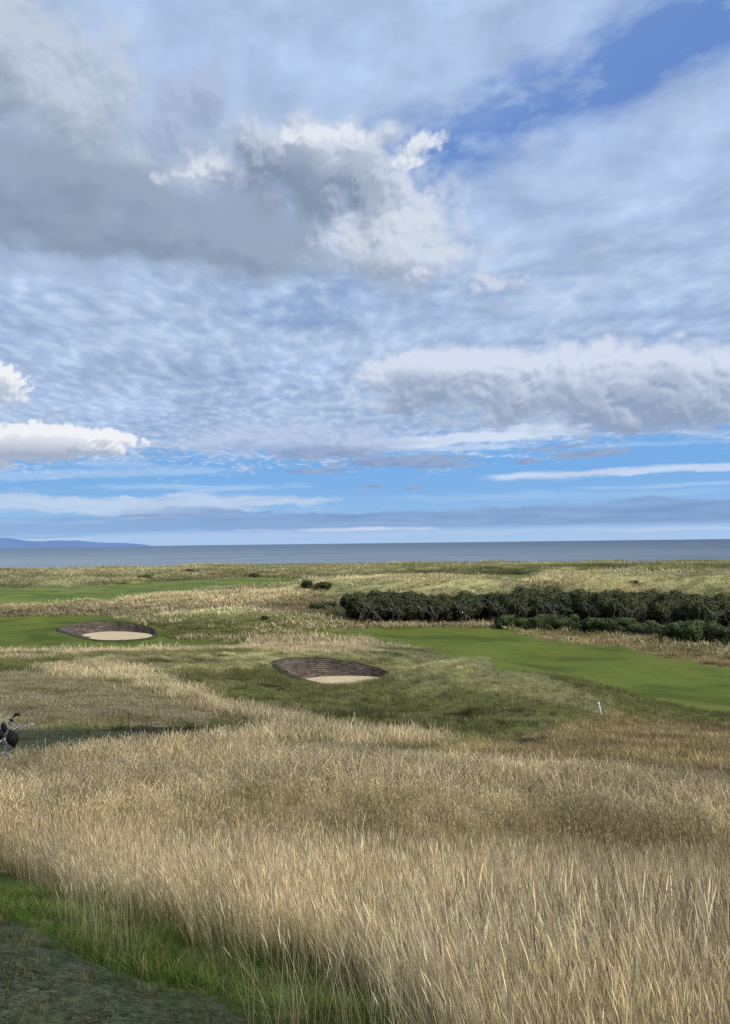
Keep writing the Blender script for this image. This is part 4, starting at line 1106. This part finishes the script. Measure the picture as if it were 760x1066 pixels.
# --- cumulus with self-shadowing
LX, LY = .30, .95
S0, T0 = S, T
def cumulus(bs, size, sd, bright, dark, k=.55, a0=.38, a1=.62, dens=.06, reach=34, asp=1.25, p=1.0, warp=.10, amb=.03, fluff=.6, extra=0, det=6, rel_=.5):
    """density from soft masses and rounded noise; light marches down through it from the upper right"""
    M = sum(bs); J, I = np.where(M > .04)
    j0, j1, i0, i1 = max(J.min()-2, 0), J.max()+3, max(I.min()-2, 0), I.max()+3; W = (slice(j0, j1), slice(i0, i1))
    M = M[W]; S, T = S0[W].astype(np.float32), T0[W].astype(np.float32); ex = extra[W] if np.ndim(extra) else extra
    wx = gf(S/size*.7, T/size*.7, 2, sd+1)*size*warp; wy = gf(S/size*.7+7, T/size*.7, 2, sd+2)*size*warp
    x = (S+wx)/size; y = (T+wy)*asp/size
    n = billow(x, y, det, sd+3, .52)*fluff+gf(x*1.2, y*1.2, det, sd+4, .58)*(1-fluff)
    D = M+(n*k-.2*k)*sst(.03, .35, M)
    al = sst(a0, a1, D)*p; h = np.clip(D-a0, 0, 1.3)
    def sh(ds, dt):
        i = int(round(ds/STEP)); j = int(round(dt/STEP)); b = np.zeros_like(h); b[:h.shape[0]-j, :h.shape[1]-i] = h[j:, i:]; return b
    od = 0; prev = 0
    for q in np.geomspace(2.6, reach, 9): od = od+sh(LX*q, LY*q)*(q-prev); prev = q
    lit = np.exp(-od*dens); rl = np.clip((h-sh(2.5, 5))*2.4, -.4, .5)*rel_
    s = np.clip(lit+rl+amb+ex, 0, 1)
    C[W] = lerp(C[W], lerp(dark, bright, s), al)
# right-hand bank at mid height
nz = gf(S/46, T/20, 5, 118, .6)
cumulus([blob(570, 402, 190, 34, 0, 1.0), blob(720, 406, 130, 38, 0, .9), blob(455, 382, 66, 20, 0, .75), blob(700, 436, 110, 15, 0, .4), blob(560, 372, 150, 16, 0, .35), blob(420, 395, 50, 22, 0, .3)], 56, 110,
        (.66, .73, .86), (.28, .36, .52), .70, .34, 1.0, .024, 48, 1.3, .97, det=5, fluff=.72, extra=.12*nz+.55*rise(402, 366)-.12+.15*blob(500, 372, 90, 16))
cumulus([blob(285, 456, 95, 17, 2, .8), blob(395, 462, 62, 13, -6, .75), blob(225, 462, 50, 12, 0, .5)], 34, 120, (.50, .59, .80), (.27, .355, .57), .6, .36, 1.0, .03, 20, 1.5, .8)
# great grey cloud of the upper left, in soft layers
g1 = gf(S/110, T/60, 5, 131, .55); g2 = gf(S/40, T/28, 5, 133, .6)
cumulus([blob(50, 110, 210, 85, -14, 1.0), blob(-20, 50, 100, 50, 0, .45)], 110, 130, (.54, .61, .71), (.205, .27, .38), .70, .14, 1.05, .012, 60, 1.1, .92, fluff=.35, extra=.30*g1+.20*g2+.20*blob(70, 100, 160, 30, -28)-.25*(1-rise(190, 120)))
cumulus([blob(195, 115, 42, 52, 30, .85), blob(226, 88, 34, 26, 0, .6), blob(165, 145, 50, 30, 30, .5)], 52, 140, (.43, .52, .72), (.265, .335, .50), .8, .36, 1.15, .012, 40, 1.1, .85, fluff=.5, extra=.2*g2-.1)
cumulus([blob(318, 192, 115, 48, -4, 1.0), blob(420, 240, 62, 46, 0, .9), blob(355, 158, 66, 22, 0, .7), blob(300, 155, 50, 20, 10, .5), blob(400, 275, 110, 22, 0, .6)], 62, 150,
        (.63, .70, .81), (.225, .29, .41), .80, .22, 1.2, .016, 48, 1.15, .96, det=5, fluff=.72, extra=.42*blob(445, 235, 60, 44)+.30*blob(370, 265, 100, 18)-.40*blob(270, 200, 150, 34, 4)-.32*blob(255, 142, 50, 30)+.12*g2-.04)
cumulus([blob(150, 228, 220, 40, -5, 1.15), blob(10, 195, 150, 55, 0, .9), blob(265, 258, 100, 20, -4, .5)], 95, 160,
        (.30, .375, .50), (.168, .225, .325), .60, .16, 1.1, .010, 60, 1.4, .92, fluff=.35, extra=.30*g1+.22*g2+.25*(1-rise(262, 290))-.05)
cumulus([blob(214, 166, 24, 12, 24, 1.0), blob(185, 184, 36, 9, 10, .7), blob(236, 178, 18, 8, 0, .5)], 28, 170, (.70, .75, .83), (.30, .37, .50), 1.0, .36, 1.5, .02, 16, 1.2, .9, amb=.1)
cumulus([blob(318, 142, 44, 10, 2, .9), blob(365, 143, 36, 9, 0, .8), blob(430, 158, 32, 12, 22, .95), blob(452, 148, 14, 8, 20, .5)], 24, 180, (.78, .82, .89), (.42, .49, .62), 1.0, .36, 1.1, .02, 16, 1.2, .92, amb=.1)
cumulus([blob(450, 215, 40, 22, 10, .7), blob(385, 245, 50, 20, 0, .8), blob(465, 262, 44, 18, 0, .6), blob(505, 296, 50, 13, 0, .7), blob(345, 255, 30, 16, 0, .6)], 36, 190, (.68, .735, .835), (.38, .45, .58), 1.1, .34, 1.25, .014, 20, 1.2, .72, amb=.05)
cumulus([blob(150, 285, 170, 16, 0, .6), blob(20, 278, 80, 14, 0, .6)], 40, 195, (.40, .49, .70), (.27, .345, .52), .9, .3, 1.0, .012, 20, 1.6, .6)
# crisp small cumulus at the left
cumulus([blob(42, 464, 62, 13, 0, 1.3), blob(92, 457, 36, 10, 0, .9), blob(25, 455, 34, 12, 0, .8), blob(60, 450, 30, 9, 0, .6), blob(118, 456, 24, 5, -6, .6), blob(-40, 465, 60, 16, 0, 1.0)], 21, 200, (.88, .90, .925), (.38, .45, .58), .95, .45, .85, .030, 30, 1.1, .97, amb=.06, fluff=.8, extra=-.50*(1-rise(482, 458)))
cumulus([blob(-2, 398, 22, 15, 0, 1.35), blob(-40, 400, 40, 22, 0, 1.0)], 18, 210, (.88, .90, .925), (.46, .54, .66), .95, .45, .85, .030, 26, 1.1, .96, amb=.06, fluff=.8, extra=-.45*(1-rise(420, 394)))
C = lerp((.13, .18, .25), C, sst(-8, -1, T))
C = np.clip(C, 0, 1)

# the dome sheet: fades to nothing at its rim, where the plain sky and its thin cloud take over
edge = (1-sst(440, 555, np.abs(S)))*(1-sst(560, 635, T))
RD_ = 300000.0
V = np.stack([np.sin(S/800)*np.cos(T/800)*RD_, np.cos(S/800)*np.cos(T/800)*RD_, np.sin(T/800)*RD_+EYE], -1).reshape(-1, 3)
ni, nj = S.shape; ix_ = np.arange(ni*nj).reshape(ni, nj)
Fq = np.stack([ix_[:-1, :-1], ix_[1:, :-1], ix_[1:, 1:], ix_[:-1, 1:]], -1).reshape(-1, 4)
me = np_mesh('sky', V, Fq, True)
a = me.attributes.new('cloud', 'FLOAT_COLOR', 'POINT'); cc = np.concatenate([C.reshape(-1, 3), edge.reshape(-1, 1)], 1).astype(np.float32); a.data.foreach_set('color', cc.ravel())
m = bpy.data.materials.new('sky_clouds'); m.use_nodes = True; nt = m.node_tree; nt.nodes.clear(); m.cycles.emission_sampling = 'NONE'
o_ = nt.nodes.new('ShaderNodeOutputMaterial'); at_ = nt.nodes.new('ShaderNodeAttribute'); at_.attribute_name = 'cloud'
e = nt.nodes.new('ShaderNodeEmission'); tr = nt.nodes.new('ShaderNodeBsdfTransparent'); ms = nt.nodes.new('ShaderNodeMixShader')
nt.links.new(at_.outputs['Color'], e.inputs[0]); nt.links.new(at_.outputs['Alpha'], ms.inputs[0]); nt.links.new(tr.outputs[0], ms.inputs[1]); nt.links.new(e.outputs[0], ms.inputs[2]); nt.links.new(ms.outputs[0], o_.inputs[0])
so_ = link('sky', me, m); tag(so_, kind='structure')

world = bpy.data.worlds.new("World"); sc.world = world; world.use_nodes = True
nt = world.node_tree; nt.nodes.clear()
out = nt.nodes.new('ShaderNodeOutputWorld'); bg = nt.nodes.new('ShaderNodeBackground'); nt.links.new(bg.outputs[0], out.inputs[0])
sky = nt.nodes.new('ShaderNodeTexSky'); sky.sky_type = 'NISHITA'; sky.sun_disc = False
sky.sun_elevation = SUN_EL; sky.sun_rotation = SUN_AZ; sky.air_density = 1.0; sky.dust_density = 1.0; sky.ozone_density = 1.5
tc = nt.nodes.new('ShaderNodeTexCoord')
sk = nt.nodes.new('ShaderNodeVectorMath'); sk.operation = 'SCALE'; sk.inputs['Scale'].default_value = .09
nt.links.new(sky.outputs[0], sk.inputs[0])
n = noise(nt, tc.outputs['Generated'], 3.2, 4, .6)
col = mix(nt, n.ss(.32, .55)*.85, sk.outputs[0], mix(nt, n.ss(.4, .7), (.36, .44, .60), (.58, .64, .74)))
nt.links.new(col, bg.inputs['Color']); bg.inputs['Strength'].default_value = 1.0
sd = bpy.data.lights.new('sun', 'SUN'); sd.energy = 3.6; sd.angle = math.radians(4); sd.color = (1, .95, .86)
so = bpy.data.objects.new('sun', sd); COL.objects.link(so)
dv = Vector((math.sin(SUN_AZ)*math.cos(SUN_EL), math.cos(SUN_AZ)*math.cos(SUN_EL), math.sin(SUN_EL)))
so.rotation_euler = (-dv).to_track_quat('-Z', 'Y').to_euler(); so.location = (-20, -5, 40)
